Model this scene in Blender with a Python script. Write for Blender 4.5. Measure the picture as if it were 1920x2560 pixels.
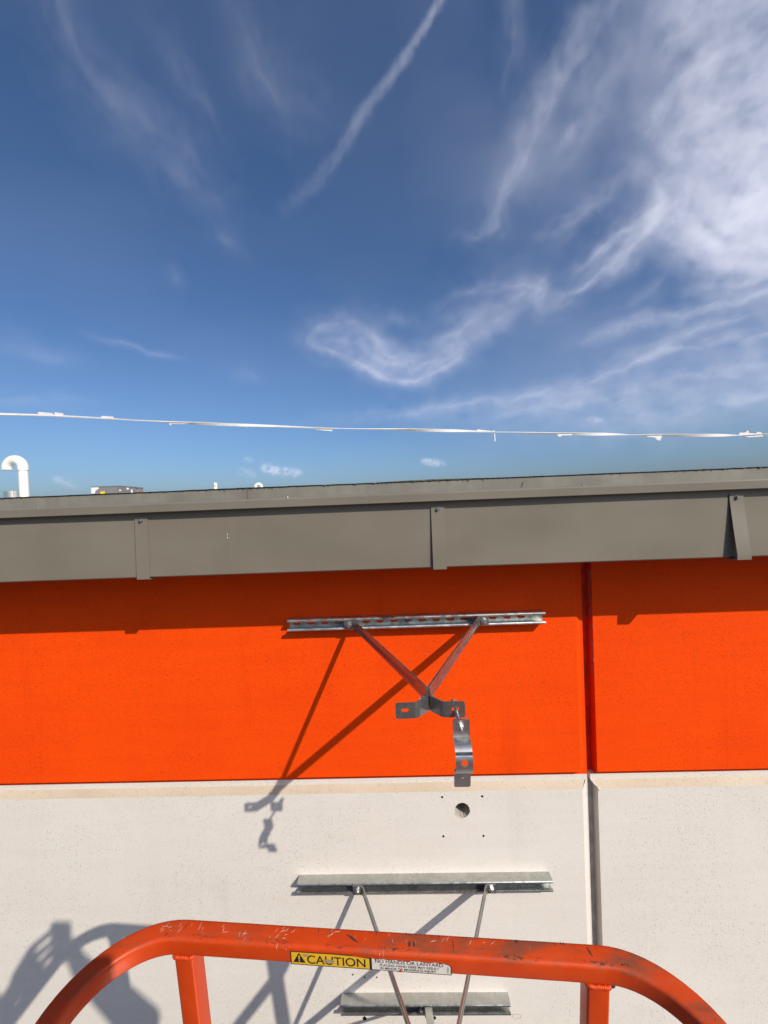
import bpy, bmesh, math, random
import numpy as np
from mathutils import Vector, Matrix
from mathutils.geometry import delaunay_2d_cdt

for o in list(bpy.data.objects):
    bpy.data.objects.remove(o)
sc = bpy.context.scene
COL = sc.collection
R = math.radians
random.seed(7)

# ------------------------------------------------------------------ camera, sky, sun, exposure
YAW, PITCH, ROLL = -0.03045, -0.01780, -0.03913
CAM_Y = -1.5632
fwd = Vector((math.sin(YAW)*math.cos(PITCH), math.cos(YAW)*math.cos(PITCH), math.sin(PITCH)))
rgt = fwd.cross(Vector((0, 0, 1))).normalized()
upv = rgt.cross(fwd)
r2 = math.cos(ROLL)*rgt + math.sin(ROLL)*upv
u2 = -math.sin(ROLL)*rgt + math.cos(ROLL)*upv
cam_d = bpy.data.cameras.new('camera')
cam = bpy.data.objects.new('camera', cam_d)
COL.objects.link(cam)
cam.matrix_world = Matrix(((r2.x, u2.x, -fwd.x, 0), (r2.y, u2.y, -fwd.y, CAM_Y), (r2.z, u2.z, -fwd.z, 0), (0, 0, 0, 1)))
cam_d.sensor_fit = 'VERTICAL'
cam_d.sensor_height = 36.0
cam_d.lens = 36.0*1080.0/2560.0
cam_d.clip_start = 0.02
cam_d.clip_end = 300000
sc.camera = cam

SUN = Vector((0.85, -1.0, 0.985))          # towards the sun
sun_el = math.atan2(SUN.z, math.hypot(SUN.x, SUN.y))
sun_az = math.atan2(SUN.x, SUN.y)
world = bpy.data.worlds.new('World')
sc.world = world
world.use_nodes = True
wn, wl = world.node_tree.nodes, world.node_tree.links
wn.clear()
sky = wn.new('ShaderNodeTexSky')
sky.sky_type = 'NISHITA'
sky.sun_disc = False
sky.sun_elevation = sun_el
sky.sun_rotation = sun_az
sky.altitude = 200
sky.air_density = 0.85
sky.dust_density = 2.3
sky.ozone_density = 6.5
bg = wn.new('ShaderNodeBackground')
bg.inputs['Strength'].default_value = 0.120
wo = wn.new('ShaderNodeOutputWorld')
hs = wn.new('ShaderNodeHueSaturation')      # the deep blue of a clear day, over the whole dome alike
hs.inputs['Saturation'].default_value = 1.04
wl.new(sky.outputs[0], hs.inputs['Color'])
wl.new(hs.outputs[0], bg.inputs[0])
wl.new(bg.outputs[0], wo.inputs[0])

sun_d = bpy.data.lights.new('sun', 'SUN')
sun_d.energy = 4.25
sun_d.angle = R(0.53)
sun_d.color = (1.0, 0.935, 0.83)
sun = bpy.data.objects.new('sun', sun_d)
COL.objects.link(sun)
sun.rotation_euler = SUN.to_track_quat('Z', 'Y').to_euler()
sun.location = SUN*8

vs = sc.view_settings
vs.view_transform = 'Standard'
vs.look = 'None'
vs.exposure = 0.0
vs.gamma = 1.0
vs.use_curve_mapping = False
sc.cycles.use_denoising = True
sc.cycles.max_bounces = 10
sc.cycles.diffuse_bounces = 5
sc.cycles.sample_clamp_indirect = 6.0
sc.cycles.blur_glossy = 0.5


# ------------------------------------------------------------------ material helpers
class NT:
    """tiny node-graph writer; a socket or a number may be passed anywhere"""
    def __init__(s, name):
        s.m = bpy.data.materials.new(name)
        s.m.use_nodes = True
        s.t = s.m.node_tree
        s.t.nodes.clear()
        s.out = s.t.nodes.new('ShaderNodeOutputMaterial')
        s.tc = s.t.nodes.new('ShaderNodeTexCoord')
        s.obj = s.tc.outputs['Object']

    def n(s, kind, **kw):
        nd = s.t.nodes.new(kind)
        for k, v in kw.items():
            setattr(nd, k, v)
        return nd

    def put(s, sock, v):
        if hasattr(v, 'is_output'):
            s.t.links.new(v, sock)
        else:
            sock.default_value = v

    def math(s, op, a, b=0.0, c=0.0, clamp=False):
        nd = s.n('ShaderNodeMath', operation=op, use_clamp=clamp)
        s.put(nd.inputs[0], a); s.put(nd.inputs[1], b); s.put(nd.inputs[2], c)
        return nd.outputs[0]

    def vec(s, scale=(1, 1, 1), loc=(0, 0, 0), rot=(0, 0, 0), src=None):
        nd = s.n('ShaderNodeMapping')
        s.put(nd.inputs[0], src or s.obj)
        nd.inputs['Scale'].default_value = scale
        nd.inputs['Location'].default_value = loc
        nd.inputs['Rotation'].default_value = rot
        return nd.outputs[0]

    def noise(s, v, scale, detail=3.0, rough=0.55, dist=0.0):
        nd = s.n('ShaderNodeTexNoise')
        s.put(nd.inputs['Vector'], v)
        nd.inputs['Scale'].default_value = scale
        nd.inputs['Detail'].default_value = detail
        nd.inputs['Roughness'].default_value = rough
        nd.inputs['Distortion'].default_value = dist
        return nd.outputs[0]

    def vor(s, v, scale, feature='F1', out=0, rnd=1.0):
        nd = s.n('ShaderNodeTexVoronoi', feature=feature)
        s.put(nd.inputs['Vector'], v)
        nd.inputs['Scale'].default_value = scale
        nd.inputs['Randomness'].default_value = rnd
        return nd.outputs[out]

    def ramp(s, f, lo, hi, a=0.0, b=1.0):
        nd = s.n('ShaderNodeMapRange', interpolation_type='SMOOTHSTEP')
        s.put(nd.inputs[0], f)
        nd.inputs[1].default_value = lo; nd.inputs[2].default_value = hi
        nd.inputs[3].default_value = a; nd.inputs[4].default_value = b
        return nd.outputs[0]

    def mix(s, f, a, b, mode='MIX'):
        nd = s.n('ShaderNodeMix', data_type='RGBA', blend_type=mode)
        s.put(nd.inputs[0], f)
        s.put(nd.inputs[6], a if hasattr(a, 'is_output') else (*a, 1))
        s.put(nd.inputs[7], b if hasattr(b, 'is_output') else (*b, 1))
        return nd.outputs[2]

    def xyz(s, v=None):
        nd = s.n('ShaderNodeSeparateXYZ')
        s.put(nd.inputs[0], v or s.obj)
        return nd.outputs

    def bump(s, h, strength=0.3, dist=0.001):
        nd = s.n('ShaderNodeBump')
        s.put(nd.inputs['Height'], h)
        nd.inputs['Strength'].default_value = strength
        nd.inputs['Distance'].default_value = dist
        return nd.outputs[0]

    def bsdf(s, col, rough=0.6, metal=0.0, normal=None, spec=0.5, coat=0.0):
        nd = s.n('ShaderNodeBsdfPrincipled')
        s.put(nd.inputs['Base Color'], col if hasattr(col, 'is_output') else (*col, 1))
        s.put(nd.inputs['Roughness'], rough)
        s.put(nd.inputs['Metallic'], metal)
        nd.inputs['Specular IOR Level'].default_value = spec
        nd.inputs['Coat Weight'].default_value = coat
        if normal is not None:
            s.put(nd.inputs['Normal'], normal)
        s.t.links.new(nd.outputs[0], s.out.inputs[0])
        return s.m


def mat_wall(name, base, pit, pit_amt, lumps, alt, spec=0.3, stain=None, stain_amt=0.0):
    t = NT(name)
    p = t.obj
    blot = t.noise(t.vec((1, 1, 1)), 2.2, 4, 0.6)
    fine = t.noise(p, 260, 3, 0.7)
    mid = t.noise(p, 90, 3, 0.6)
    cell = t.vor(p, 150, 'F1', 0)
    pick = t.vor(p, 150, 'F1', 1)
    px = t.xyz(pick)[0]
    speck = t.math('MULTIPLY', t.ramp(cell, 0.38, 0.14), t.ramp(px, 0.80, 0.86))
    cell2 = t.vor(t.vec((1, 1, 1), (3.3, 1.7, 0.4)), 75, 'F1', 0)
    pick2 = t.xyz(t.vor(t.vec((1, 1, 1), (3.3, 1.7, 0.4)), 75, 'F1', 1))[0]
    speck2 = t.math('MULTIPLY', t.ramp(cell2, 0.20, 0.08), t.ramp(pick2, 0.84, 0.90))
    cell3 = t.vor(t.vec((1, 1, 1), (1.1, 5.7, 2.4)), 300, 'F1', 0)
    pick3 = t.xyz(t.vor(t.vec((1, 1, 1), (1.1, 5.7, 2.4)), 300, 'F1', 1))[0]
    speck3 = t.math('MULTIPLY', t.math('MULTIPLY', t.ramp(cell3, 0.45, 0.2), t.ramp(pick3, 0.62, 0.80)), 0.75)
    s = t.math('MULTIPLY', t.math('MAXIMUM', t.math('MAXIMUM', speck, t.math('MULTIPLY', speck2, 0.9)), speck3), pit_amt)
    s = t.math('MULTIPLY', s, t.ramp(t.noise(t.vec((1, 1, 1), (9, 4, 2)), 3.1, 4, 0.6), 0.34, 0.66, 0.35, 1.15))
    c = t.mix(t.ramp(blot, 0.3, 0.7), base, alt)
    c = t.mix(t.ramp(fine, 0.35, 0.75, 0.0, lumps), c, tuple(min(1, x*1.12+0.004) for x in base))
    c = t.mix(t.ramp(mid, 0.55, 0.75, 0.0, lumps), c, tuple(x*0.84 for x in base))
    if stain:
        run = t.noise(t.vec((9, 1, 0.55), (2, 0, 1)), 1.0, 5, 0.65)
        patch = t.noise(t.vec((0.9, 1, 1.6), (7, 0, 4)), 1.0, 3, 0.5)
        c = t.mix(t.math('MULTIPLY', t.ramp(run, 0.50, 0.78), t.ramp(patch, 0.38, 0.66, 0.0, stain_amt)), c, stain)
        roll = t.noise(t.vec((3.2, 1, 30), (1, 3, 2)), 1.0, 3, 0.6)
        c = t.mix(t.ramp(roll, 0.35, 0.7, 0.0, stain_amt*0.22), c, stain)
    c = t.mix(s, c, pit)
    h = t.math('ADD', t.math('MULTIPLY', fine, 0.6), t.math('MULTIPLY', mid, 0.5))
    h = t.math('SUBTRACT', h, t.math('MULTIPLY', s, 0.8))
    return t.bsdf(c, 0.62, 0, t.bump(h, 0.42, 0.0014), spec=spec)


M = {}
M['orange'] = mat_wall('orange_wall_paint', (0.87, 0.069, 0.0020), (0.42, 0.022, 0.002), 0.75, 0.8, (0.80, 0.058, 0.002), 0.06, (0.60, 0.036, 0.004), 0.60)
M['white'] = mat_wall('white_wall_coating', (0.71, 0.660, 0.590), (0.27, 0.245, 0.22), 0.62, 0.5, (0.68, 0.625, 0.55), 0.2, (0.52, 0.46, 0.39), 0.40)
M['tan'] = mat_wall('sandy_dust_on_bevel', (0.46, 0.37, 0.26), (0.27, 0.21, 0.15), 0.5, 0.8, (0.56, 0.475, 0.37))
M['concrete'] = mat_wall('bare_cement', (0.52, 0.46, 0.38), (0.12, 0.11, 0.10), 0.5, 0.6, (0.30, 0.28, 0.25))


def plain(name, col, rough=0.5, metal=0.0, spec=0.5, var=0.0, scale=40, bump=0.0):
    t = NT(name)
    if var:
        nz = t.noise(t.obj, scale, 4, 0.6)
        c = t.mix(t.ramp(nz, 0.3, 0.7), tuple(x*(1-var) for x in col), tuple(min(1, x*(1+var)) for x in col))
        rr = t.ramp(nz, 0.3, 0.7, max(0.05, rough-0.08), min(1, rough+0.08))
        return t.bsdf(c, rr, metal, t.bump(nz, bump, 0.001) if bump else None, spec=spec)
    return t.bsdf(col, rough, metal, None, spec=spec)


def mat_gutter():
    t = NT('taupe_painted_sheet_metal')
    blot = t.noise(t.vec((1, 1, 2)), 3.0, 3, 0.5)
    fine = t.noise(t.obj, 700, 2, 0.5)
    c = t.mix(t.ramp(blot, 0.3, 0.7), (0.176, 0.152, 0.115), (0.203, 0.176, 0.136))
    run = t.noise(t.vec((26, 1, 1.2), (4, 0, 0)), 1.0, 5, 0.7)
    c = t.mix(t.ramp(run, 0.52, 0.80, 0, 0.13), c, (0.26, 0.235, 0.195))
    scr = t.noise(t.vec((220, 1, 9)), 1.0, 2, 0.5)
    c = t.mix(t.ramp(scr, 0.80, 0.84, 0, 0.35), c, (0.42, 0.40, 0.36))
    return t.bsdf(c, t.ramp(blot, 0.3, 0.7, 0.34, 0.44), 0.0, t.bump(fine, 0.06, 0.0004), spec=0.28)


M['gutter'] = mat_gutter()


def mat_drip():
    t = NT('weathered_edge_flashing')
    x, y, z = t.xyz()
    streak = t.noise(t.vec((16, 1, 6)), 1.0, 5, 0.65)
    blot = t.noise(t.vec((5, 1, 12)), 1.0, 4, 0.6)
    drip = t.noise(t.vec((75, 1, 0.01)), 1.0, 3, 0.7)
    # runs of roof tar of uneven length hanging from the top edge
    length = t.math('MULTIPLY', t.ramp(drip, 0.42, 0.78, 0.0, 0.024), t.ramp(t.noise(t.vec((2.6, 1, 0.01), (3, 0, 0)), 1.0, 2, 0.5), 0.38, 0.62, 0.15, 1.0))
    depth = t.math('SUBTRACT', 0.0755, z)
    run = t.ramp(t.math('SUBTRACT', length, depth), -0.0015, 0.0015)
    c = t.mix(t.ramp(streak, 0.3, 0.75), (0.205, 0.188, 0.152), (0.255, 0.236, 0.195))
    c = t.mix(t.ramp(blot, 0.35, 0.7, 0, 0.5), c, (0.165, 0.145, 0.12))
    c = t.mix(t.math('MULTIPLY', run, 0.75), c, (0.075, 0.062, 0.050))
    return t.bsdf(c, 0.6, 0, t.bump(streak, 0.12, 0.0008), spec=0.35)


M['drip'] = mat_drip()
M['tar'] = plain('black_roof_tar', (0.15, 0.13, 0.105), 0.7, 0, 0.3, 0.5, 60, 0.6)


def mat_galv(name, lo, hi, rough, scale=70, brown=0.0, spangle=0.35, metal=0.92):
    t = NT(name)
    sp = t.vor(t.obj, scale, 'F1', 1)
    tone = t.xyz(sp)[0]
    nz = t.noise(t.obj, 22, 4, 0.65)
    f = t.math('ADD', t.math('MULTIPLY', tone, spangle), t.math('MULTIPLY', nz, 1.0-spangle))
    c = t.mix(t.ramp(f, 0.25, 0.75), lo, hi)
    dirt = t.noise(t.vec((1, 1, 1), (5, 2, 1)), 14, 5, 0.7)
    c = t.mix(t.ramp(dirt, 0.55, 0.8, 0, 0.3), c, tuple(x*0.6 for x in lo))
    if brown:
        rust = t.noise(t.vec((1, 1, 1), (1, 7, 3)), 30, 4, 0.7)
        c = t.mix(t.ramp(rust, 0.58, 0.75, 0, brown), c, (0.16, 0.10, 0.06))
    rr = t.ramp(f, 0.25, 0.75, rough-0.06, rough+0.08)
    return t.bsdf(c, rr, metal, t.bump(nz, 0.06, 0.0006))


M['galv'] = mat_galv('galvanised_steel', (0.40, 0.42, 0.40), (0.60, 0.62, 0.60), 0.40)
M['galv_dull'] = mat_galv('dusty_galvanised_steel', (0.42, 0.43, 0.40), (0.52, 0.53, 0.50), 0.27, 70, 0.0, 0.2)
M['steel'] = mat_galv('mill_steel', (0.25, 0.245, 0.235), (0.34, 0.335, 0.32), 0.27, 260, 0.14, 0.08, 0.80)
M['clamp'] = mat_galv('bright_rolled_steel', (0.40, 0.395, 0.385), (0.50, 0.495, 0.485), 0.37, 260, 0.10, 0.08, 0.95)
M['zinc'] = mat_galv('zinc_plated_bolt', (0.50, 0.49, 0.45), (0.72, 0.71, 0.68), 0.25, 200)
M['paintchip'] = plain('pale_paint_chip', (0.70, 0.69, 0.66), 0.6)
M['dark'] = plain('hole_shade_and_black_marks', (0.03, 0.028, 0.025), 0.9)  # shade inside holes painted near black; also used for gouges and a seam
M['sealant_orange'] = plain('orange_painted_sealant', (0.62, 0.035, 0.004), 0.45, 0, 0.5, 0.25, 30)
M['sealant_grey'] = plain('grey_joint_sealant', (0.50, 0.48, 0.45), 0.55, 0, 0.4, 0.2, 30, 0.3)
M['smear'] = mat_wall('grey_sealant_smear', (0.40, 0.30, 0.26), (0.2, 0.15, 0.13), 0.4, 0.5, (0.62, 0.06, 0.02))


def mat_rail():
    t = NT('worn_orange_enamel')
    x, y, z = t.xyz()
    top = t.ramp(z, -0.0085, -0.003)
    blot = t.noise(t.vec((1, 1, 1)), 16, 5, 0.65)
    c = t.mix(t.ramp(blot, 0.3, 0.7), (0.54, 0.046, 0.003), (0.61, 0.060, 0.005))
    # grime ground into the top where hands and tools rest
    gr = t.noise(t.vec((9, 26, 26)), 1.0, 5, 0.7)
    side = t.ramp(x, -0.22, -0.02)
    g = t.math('MULTIPLY', t.math('MULTIPLY', t.ramp(gr, 0.44, 0.66), top), t.math('ADD', 0.42, t.math('MULTIPLY', side, 0.45)))
    c = t.mix(g, c, (0.20, 0.058, 0.026))
    fade = t.noise(t.vec((4, 40, 40), (2, 2, 2)), 1.0, 4, 0.6)
    c = t.mix(t.math('MULTIPLY', t.ramp(fade, 0.45, 0.7, 0, 0.35), top), c, (0.50, 0.095, 0.040))
    # bare scratches, pale, in loose groups
    grp = t.noise(t.vec((11, 22, 22), (7, 1, 3)), 1.0, 2, 0.5)
    ln = t.noise(t.vec((330, 60, 60), (0, 0, 0), (0, 0, 0.5)), 1.0, 2, 0.6)
    scr = t.math('MULTIPLY', t.ramp(ln, 0.66, 0.70), t.ramp(grp, 0.55, 0.62))
    scr = t.math('MULTIPLY', scr, t.math('MULTIPLY', top, t.ramp(x, 0.10, -0.12, 0.12, 0.85)))
    c = t.mix(scr, c, (0.60, 0.36, 0.27))
    # black nicks strung along the rounded front edge, and scuffs on the back edge
    edge = t.math('MULTIPLY', t.ramp(t.math('ABSOLUTE', t.math('ADD', y, 0.0262)), 0.0042, 0.0015), t.ramp(z, -0.010, -0.005))
    nk = t.noise(t.vec((150, 330, 330), (3, 0, 0)), 1.0, 3, 0.65)
    nkg = t.noise(t.vec((16, 1, 1), (9, 0, 0)), 1.0, 2, 0.5)
    nick = t.math('MULTIPLY', t.math('MULTIPLY', t.ramp(nk, 0.53, 0.58), t.ramp(nkg, 0.46, 0.58)), edge)
    back = t.math('MULTIPLY', t.ramp(y, -0.010, -0.003), t.ramp(z, -0.02, -0.006))
    bk = t.math('MULTIPLY', t.math('MULTIPLY', t.ramp(t.noise(t.vec((120, 60, 60), (1, 5, 2)), 1.0, 3, 0.6), 0.56, 0.62), back), t.ramp(nkg, 0.45, 0.6))
    dot = t.math('MULTIPLY', t.ramp(t.noise(t.vec((1, 1, 1), (8, 8, 8)), 190, 2, 0.5), 0.72, 0.75), 0.8)
    black = t.math('MAXIMUM', t.math('MAXIMUM', nick, bk), dot)
    c = t.mix(t.math('MULTIPLY', black, 0.92), c, (0.045, 0.025, 0.020))
    h = t.math('SUBTRACT', t.math('MULTIPLY', blot, 0.6), t.math('ADD', black, t.math('MULTIPLY', scr, 0.5)))
    rr = t.math('ADD', t.ramp(blot, 0.3, 0.7, 0.30, 0.44), t.math('MULTIPLY', g, 0.45))
    return t.bsdf(c, rr, 0.0, t.bump(h, 0.20, 0.0010), spec=0.32)


M['rail'] = mat_rail()
M['railscratch'] = plain('pale_scratched_primer', (0.62, 0.34, 0.24), 0.6, 0, 0.3, 0.3, 300)
M['black'] = plain('black_print', (0.012, 0.012, 0.013), 0.55)
M['rubber'] = plain('black_rubber', (0.02, 0.019, 0.018), 0.7)


def mat_decal(name, col, dirt):
    t = NT(name)
    nz = t.noise(t.obj, 180, 4, 0.7)
    big = t.noise(t.obj, 40, 4, 0.6)
    c = t.mix(t.ramp(big, 0.45, 0.8, 0, 0.5), col, dirt)
    c = t.mix(t.ramp(nz, 0.62, 0.72, 0, 0.5), c, tuple(x*0.6 for x in dirt))
    return t.bsdf(c, 0.5, 0, t.bump(nz, 0.08, 0.0002))


M['yellow'] = mat_decal('yellow_vinyl', (0.76, 0.44, 0.008), (0.55, 0.34, 0.06))
M['offwhite'] = mat_decal('off_white_vinyl', (0.72, 0.66, 0.61), (0.52, 0.40, 0.33))
M['worn'] = mat_decal('scuffed_vinyl', (0.36, 0.29, 0.17), (0.22, 0.17, 0.12))
M['pvc'] = plain('white_pvc', (0.80, 0.785, 0.70), 0.35, 0, 0.5, 0.03, 8)
M['chrome'] = mat_galv('bright_flue_metal', (0.75, 0.74, 0.72), (0.90, 0.89, 0.87), 0.12, 20)
M['unit'] = plain('grey_enamel_cabinet', (0.20, 0.19, 0.19), 0.5, 0, 0.4, 0.06, 2)
M['whitefilm'] = plain('white_film', (0.80, 0.80, 0.80), 0.5)
M['stickery'] = plain('yellow_sticker', (0.78, 0.55, 0.01), 0.5)
M['brass'] = plain('tan_coil', (0.32, 0.27, 0.20), 0.5, 0.3)
M['roof'] = plain('grey_roof_membrane', (0.42, 0.41, 0.39), 0.8, 0, 0.3, 0.15, 1.5, 0.2)
M['asphalt'] = plain('parking_lot_asphalt', (0.055, 0.053, 0.050), 0.9, 0, 0.3, 0.3, 0.8, 0.3)


def mat_tape():
    t = NT('white_plastic_tape')
    nz = t.noise(t.vec((4, 90, 90)), 1.0, 4, 0.6)
    d = t.n('ShaderNodeBsdfPrincipled')
    c = t.mix(t.ramp(nz, 0.35, 0.75), (0.80, 0.78, 0.75), (0.66, 0.62, 0.58))
    t.put(d.inputs['Base Color'], c)
    d.inputs['Roughness'].default_value = 0.45
    tr = t.n('ShaderNodeBsdfTranslucent')
    t.put(tr.inputs[0], c)
    mx = t.n('ShaderNodeMixShader')
    mx.inputs[0].default_value = 0.25
    t.t.links.new(d.outputs[0], mx.inputs[1]); t.t.links.new(tr.outputs[0], mx.inputs[2])
    t.t.links.new(mx.outputs[0], t.out.inputs[0])
    return t.m


M['tape'] = mat_tape()
M['skin'] = plain('skin', (0.42, 0.25, 0.17), 0.55, 0, 0.4, 0.06, 20)
M['shirt'] = plain('dark_grey_cloth', (0.07, 0.075, 0.085), 0.9, 0, 0.2, 0.15, 60, 0.3)
M['jeans'] = plain('blue_denim', (0.05, 0.075, 0.14), 0.9, 0, 0.2, 0.2, 80, 0.3)
M['phone'] = plain('black_glass', (0.02, 0.02, 0.022), 0.12)


# ------------------------------------------------------------------ mesh helpers
class MB:
    def __init__(s):
        s.v, s.f, s.mi, s.cur = [], [], [], 0

    def add(s, vs_, fs_):
        b = len(s.v)
        s.v += [tuple(p) for p in vs_]
        for f in fs_:
            s.f.append(tuple(b+i for i in f)); s.mi.append(s.cur)
        return s

    def quad(s, a, b, c, d):
        return s.add([a, b, c, d], [(0, 1, 2, 3)])

    def box(s, lo, hi, T=None):
        (x0, y0, z0), (x1, y1, z1) = lo, hi
        p = [(x0, y0, z0), (x1, y0, z0), (x1, y1, z0), (x0, y1, z0), (x0, y0, z1), (x1, y0, z1), (x1, y1, z1), (x0, y1, z1)]
        if T is not None:
            p = [T @ Vector(q) for q in p]
        return s.add(p, [(0, 3, 2, 1), (4, 5, 6, 7), (0, 1, 5, 4), (1, 2, 6, 5), (2, 3, 7, 6), (3, 0, 4, 7)])

    def cyl(s, a, b, ra, rb=None, n=16, cap=True):
        a, b = Vector(a), Vector(b)
        rb = ra if rb is None else rb
        d = (b-a).normalized()
        e = d.orthogonal().normalized(); g = d.cross(e)
        p = []
        for q, r in ((a, ra), (b, rb)):
            for i in range(n):
                t = 2*math.pi*i/n
                p.append(q+r*(math.cos(t)*e+math.sin(t)*g))
        fs_ = [(i, (i+1) % n, n+(i+1) % n, n+i) for i in range(n)]
        if cap:
            fs_ += [tuple(range(n-1, -1, -1)), tuple(range(n, 2*n))]
        return s.add(p, fs_)

    def ball(s, c, r, n=10, m=7, sq=(1, 1, 1)):
        p, fs_ = [], []
        for j in range(m+1):
            th = math.pi*j/m
            for i in range(n):
                ph = 2*math.pi*i/n
                p.append((c[0]+r*sq[0]*math.sin(th)*math.cos(ph), c[1]+r*sq[1]*math.sin(th)*math.sin(ph), c[2]+r*sq[2]*math.cos(th)))
        for j in range(m):
            for i in range(n):
                fs_.append((j*n+i, (j+1)*n+i, (j+1)*n+(i+1) % n, j*n+(i+1) % n))
        return s.add(p, fs_)

    def sweep(s, path, prof, up=(0, 0, 1), closed_prof=True, cap=True):
        """prof: list of (side, up) offsets; side = tangent x up"""
        up = Vector(up); path = [Vector(q) for q in path]
        n, k = len(path), len(prof)
        p = []
        for i, q in enumerate(path):
            t = (path[min(i+1, n-1)]-path[max(i-1, 0)]).normalized()
            if 0 < i < n-1:
                t1 = (path[i]-path[i-1]).normalized(); t2 = (path[i+1]-path[i]).normalized()
                m = 1.0/max(0.4, math.sqrt(max(0.0, (1+t1.dot(t2))/2)))
            else:
                m = 1.0
            side = t.cross(up).normalized(); u = side.cross(t).normalized()
            for a, b in prof:
                p.append(q+side*a*m+u*b)
        fs_ = []
        kk = k if closed_prof else k-1
        for i in range(n-1):
            for j in range(kk):
                fs_.append((i*k+j, i*k+(j+1) % k, (i+1)*k+(j+1) % k, (i+1)*k+j))
        if cap and closed_prof:
            fs_ += [tuple(range(k-1, -1, -1)), tuple(range((n-1)*k, n*k))]
        return s.add(p, fs_)

    def extr(s, poly, fn, d0, d1):
        """closed 2D polygon extruded: fn(a, b, d) -> xyz"""
        n = len(poly)
        p = [fn(a, b, d0) for a, b in poly]+[fn(a, b, d1) for a, b in poly]
        fs_ = [(i, (i+1) % n, n+(i+1) % n, n+i) for i in range(n)]
        fs_ += [tuple(range(n-1, -1, -1)), tuple(range(n, 2*n))]
        return s.add(p, fs_)

    def ribbonprof(s, line, th, fn, d0, d1, closed=False):
        """open polyline thickened by th, extruded along d"""
        pts = [Vector((a, b)) for a, b in line]
        n = len(pts); L, Rr = [], []
        for i in range(n):
            t1 = (pts[i]-pts[i-1]).normalized() if i else (pts[1]-pts[0]).normalized()
            t2 = (pts[i+1]-pts[i]).normalized() if i < n-1 else t1
            nn = (Vector((-t1.y, t1.x))+Vector((-t2.y, t2.x)))
            nn.normalize()
            k = th/2/max(0.35, nn.dot(Vector((-t1.y, t1.x))))
            L.append(pts[i]+nn*k); Rr.append(pts[i]-nn*k)
        poly = L+Rr[::-1]
        m = len(poly)
        p = [fn(q.x, q.y, d0) for q in poly]+[fn(q.x, q.y, d1) for q in poly]
        fs_ = [(i, (i+1) % m, m+(i+1) % m, m+i) for i in range(m)]
        for off in (0, m):
            for i in range(n-1):
                f = (off+i, off+i+1, off+m-2-i, off+m-1-i)
                fs_.append(f if off else f[::-1])
        return s.add(p, fs_)

    def plate(s, outline, holes, fn, th=0.0, tube=None, extra=()):
        """flat sheet with real holes. fn(a, b, d) -> xyz; th: second face at depth th. tube: depth of hole walls"""
        loops = [outline]+holes
        vsx, es, off = [], [], 0
        for lp in loops:
            n = len(lp)
            vsx += [Vector(q) for q in lp]
            es += [(off+i, off+(i+1) % n) for i in range(n)]
            off += n
        vsx += [Vector(q) for q in extra]
        vo, eo, fo, *_ = delaunay_2d_cdt(vsx, es, [], 4, 1e-7)
        keep = []
        for f in fo:
            c = sum((vo[i] for i in f), Vector((0, 0)))/len(f)
            if inside(c, outline) and not any(inside(c, h) for h in holes):
                keep.append(tuple(f))
        b = len(vo)
        s.add([fn(q.x, q.y, 0.0) for q in vo], keep)
        if th:
            s.add([fn(q.x, q.y, th) for q in vo], [f[::-1] for f in keep])
        depth = th if tube is None else tube
        if depth:
            for k, lp in enumerate(loops):
                if k == 0 and not th:
                    continue
                n = len(lp)
                s.add([fn(a, c, 0.0) for a, c in lp]+[fn(a, c, depth) for a, c in lp],
                      [(i, (i+1) % n, n+(i+1) % n, n+i) for i in range(n)])
        return s

    def build(s, name, mats, parent=None, smooth=None):
        me = bpy.data.meshes.new(name)
        me.from_pydata(s.v, [], s.f)
        mats = mats if isinstance(mats, (list, tuple)) else [mats]
        for m in mats:
            me.materials.append(m)
        if len(mats) > 1:
            me.polygons.foreach_set('material_index', s.mi)
        bm = bmesh.new(); bm.from_mesh(me)
        bmesh.ops.remove_doubles(bm, verts=bm.verts, dist=1e-6)
        bmesh.ops.recalc_face_normals(bm, faces=bm.faces)
        bm.to_mesh(me); bm.free()
        if smooth:
            me.polygons.foreach_set('use_smooth', [True]*len(me.polygons))
            me.set_sharp_from_angle(angle=R(smooth))
        o = bpy.data.objects.new(name, me)
        COL.objects.link(o)
        if parent:
            o.parent = parent
        return o


def inside(c, poly):
    r = False; n = len(poly); j = n-1
    for i in range(n):
        xi, yi = poly[i][0], poly[i][1]; xj, yj = poly[j][0], poly[j][1]
        if (yi > c[1]) != (yj > c[1]) and c[0] < (xj-xi)*(c[1]-yi)/(yj-yi)+xi:
            r = not r
        j = i
    return r


def circ(x, y, r, n=24, jit=0.0, ph=0.0, rng=random):
    return [(x+r*(1+jit*rng.uniform(-1, 1))*math.cos(2*math.pi*i/n+ph), y+r*(1+jit*rng.uniform(-1, 1))*math.sin(2*math.pi*i/n+ph)) for i in range(n)]


def slot(x, y, w, h, n=6):
    r = h/2; p = []
    for i in range(n+1):
        t = -math.pi/2+math.pi*i/n
        p.append((x+w/2-r+r*math.cos(t), y+r*math.sin(t)))
    for i in range(n+1):
        t = math.pi/2+math.pi*i/n
        p.append((x-w/2+r+r*math.cos(t), y+r*math.sin(t)))
    return p


def rrect(x0, y0, x1, y1, r, n=3):
    p = []
    for cx, cy, a in ((x1-r, y0+r, -90), (x1-r, y1-r, 0), (x0+r, y1-r, 90), (x0+r, y0+r, 180)):
        for i in range(n+1):
            t = R(a+90*i/n)
            p.append((cx+r*math.cos(t), cy+r*math.sin(t)))
    return p


def empty(name, loc=(0, 0, 0), rot=None):
    o = bpy.data.objects.new(name, None)
    COL.objects.link(o)
    o.location = loc
    o.empty_display_size = 0.1
    if rot is not None:
        o.rotation_euler = rot
    return o


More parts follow.
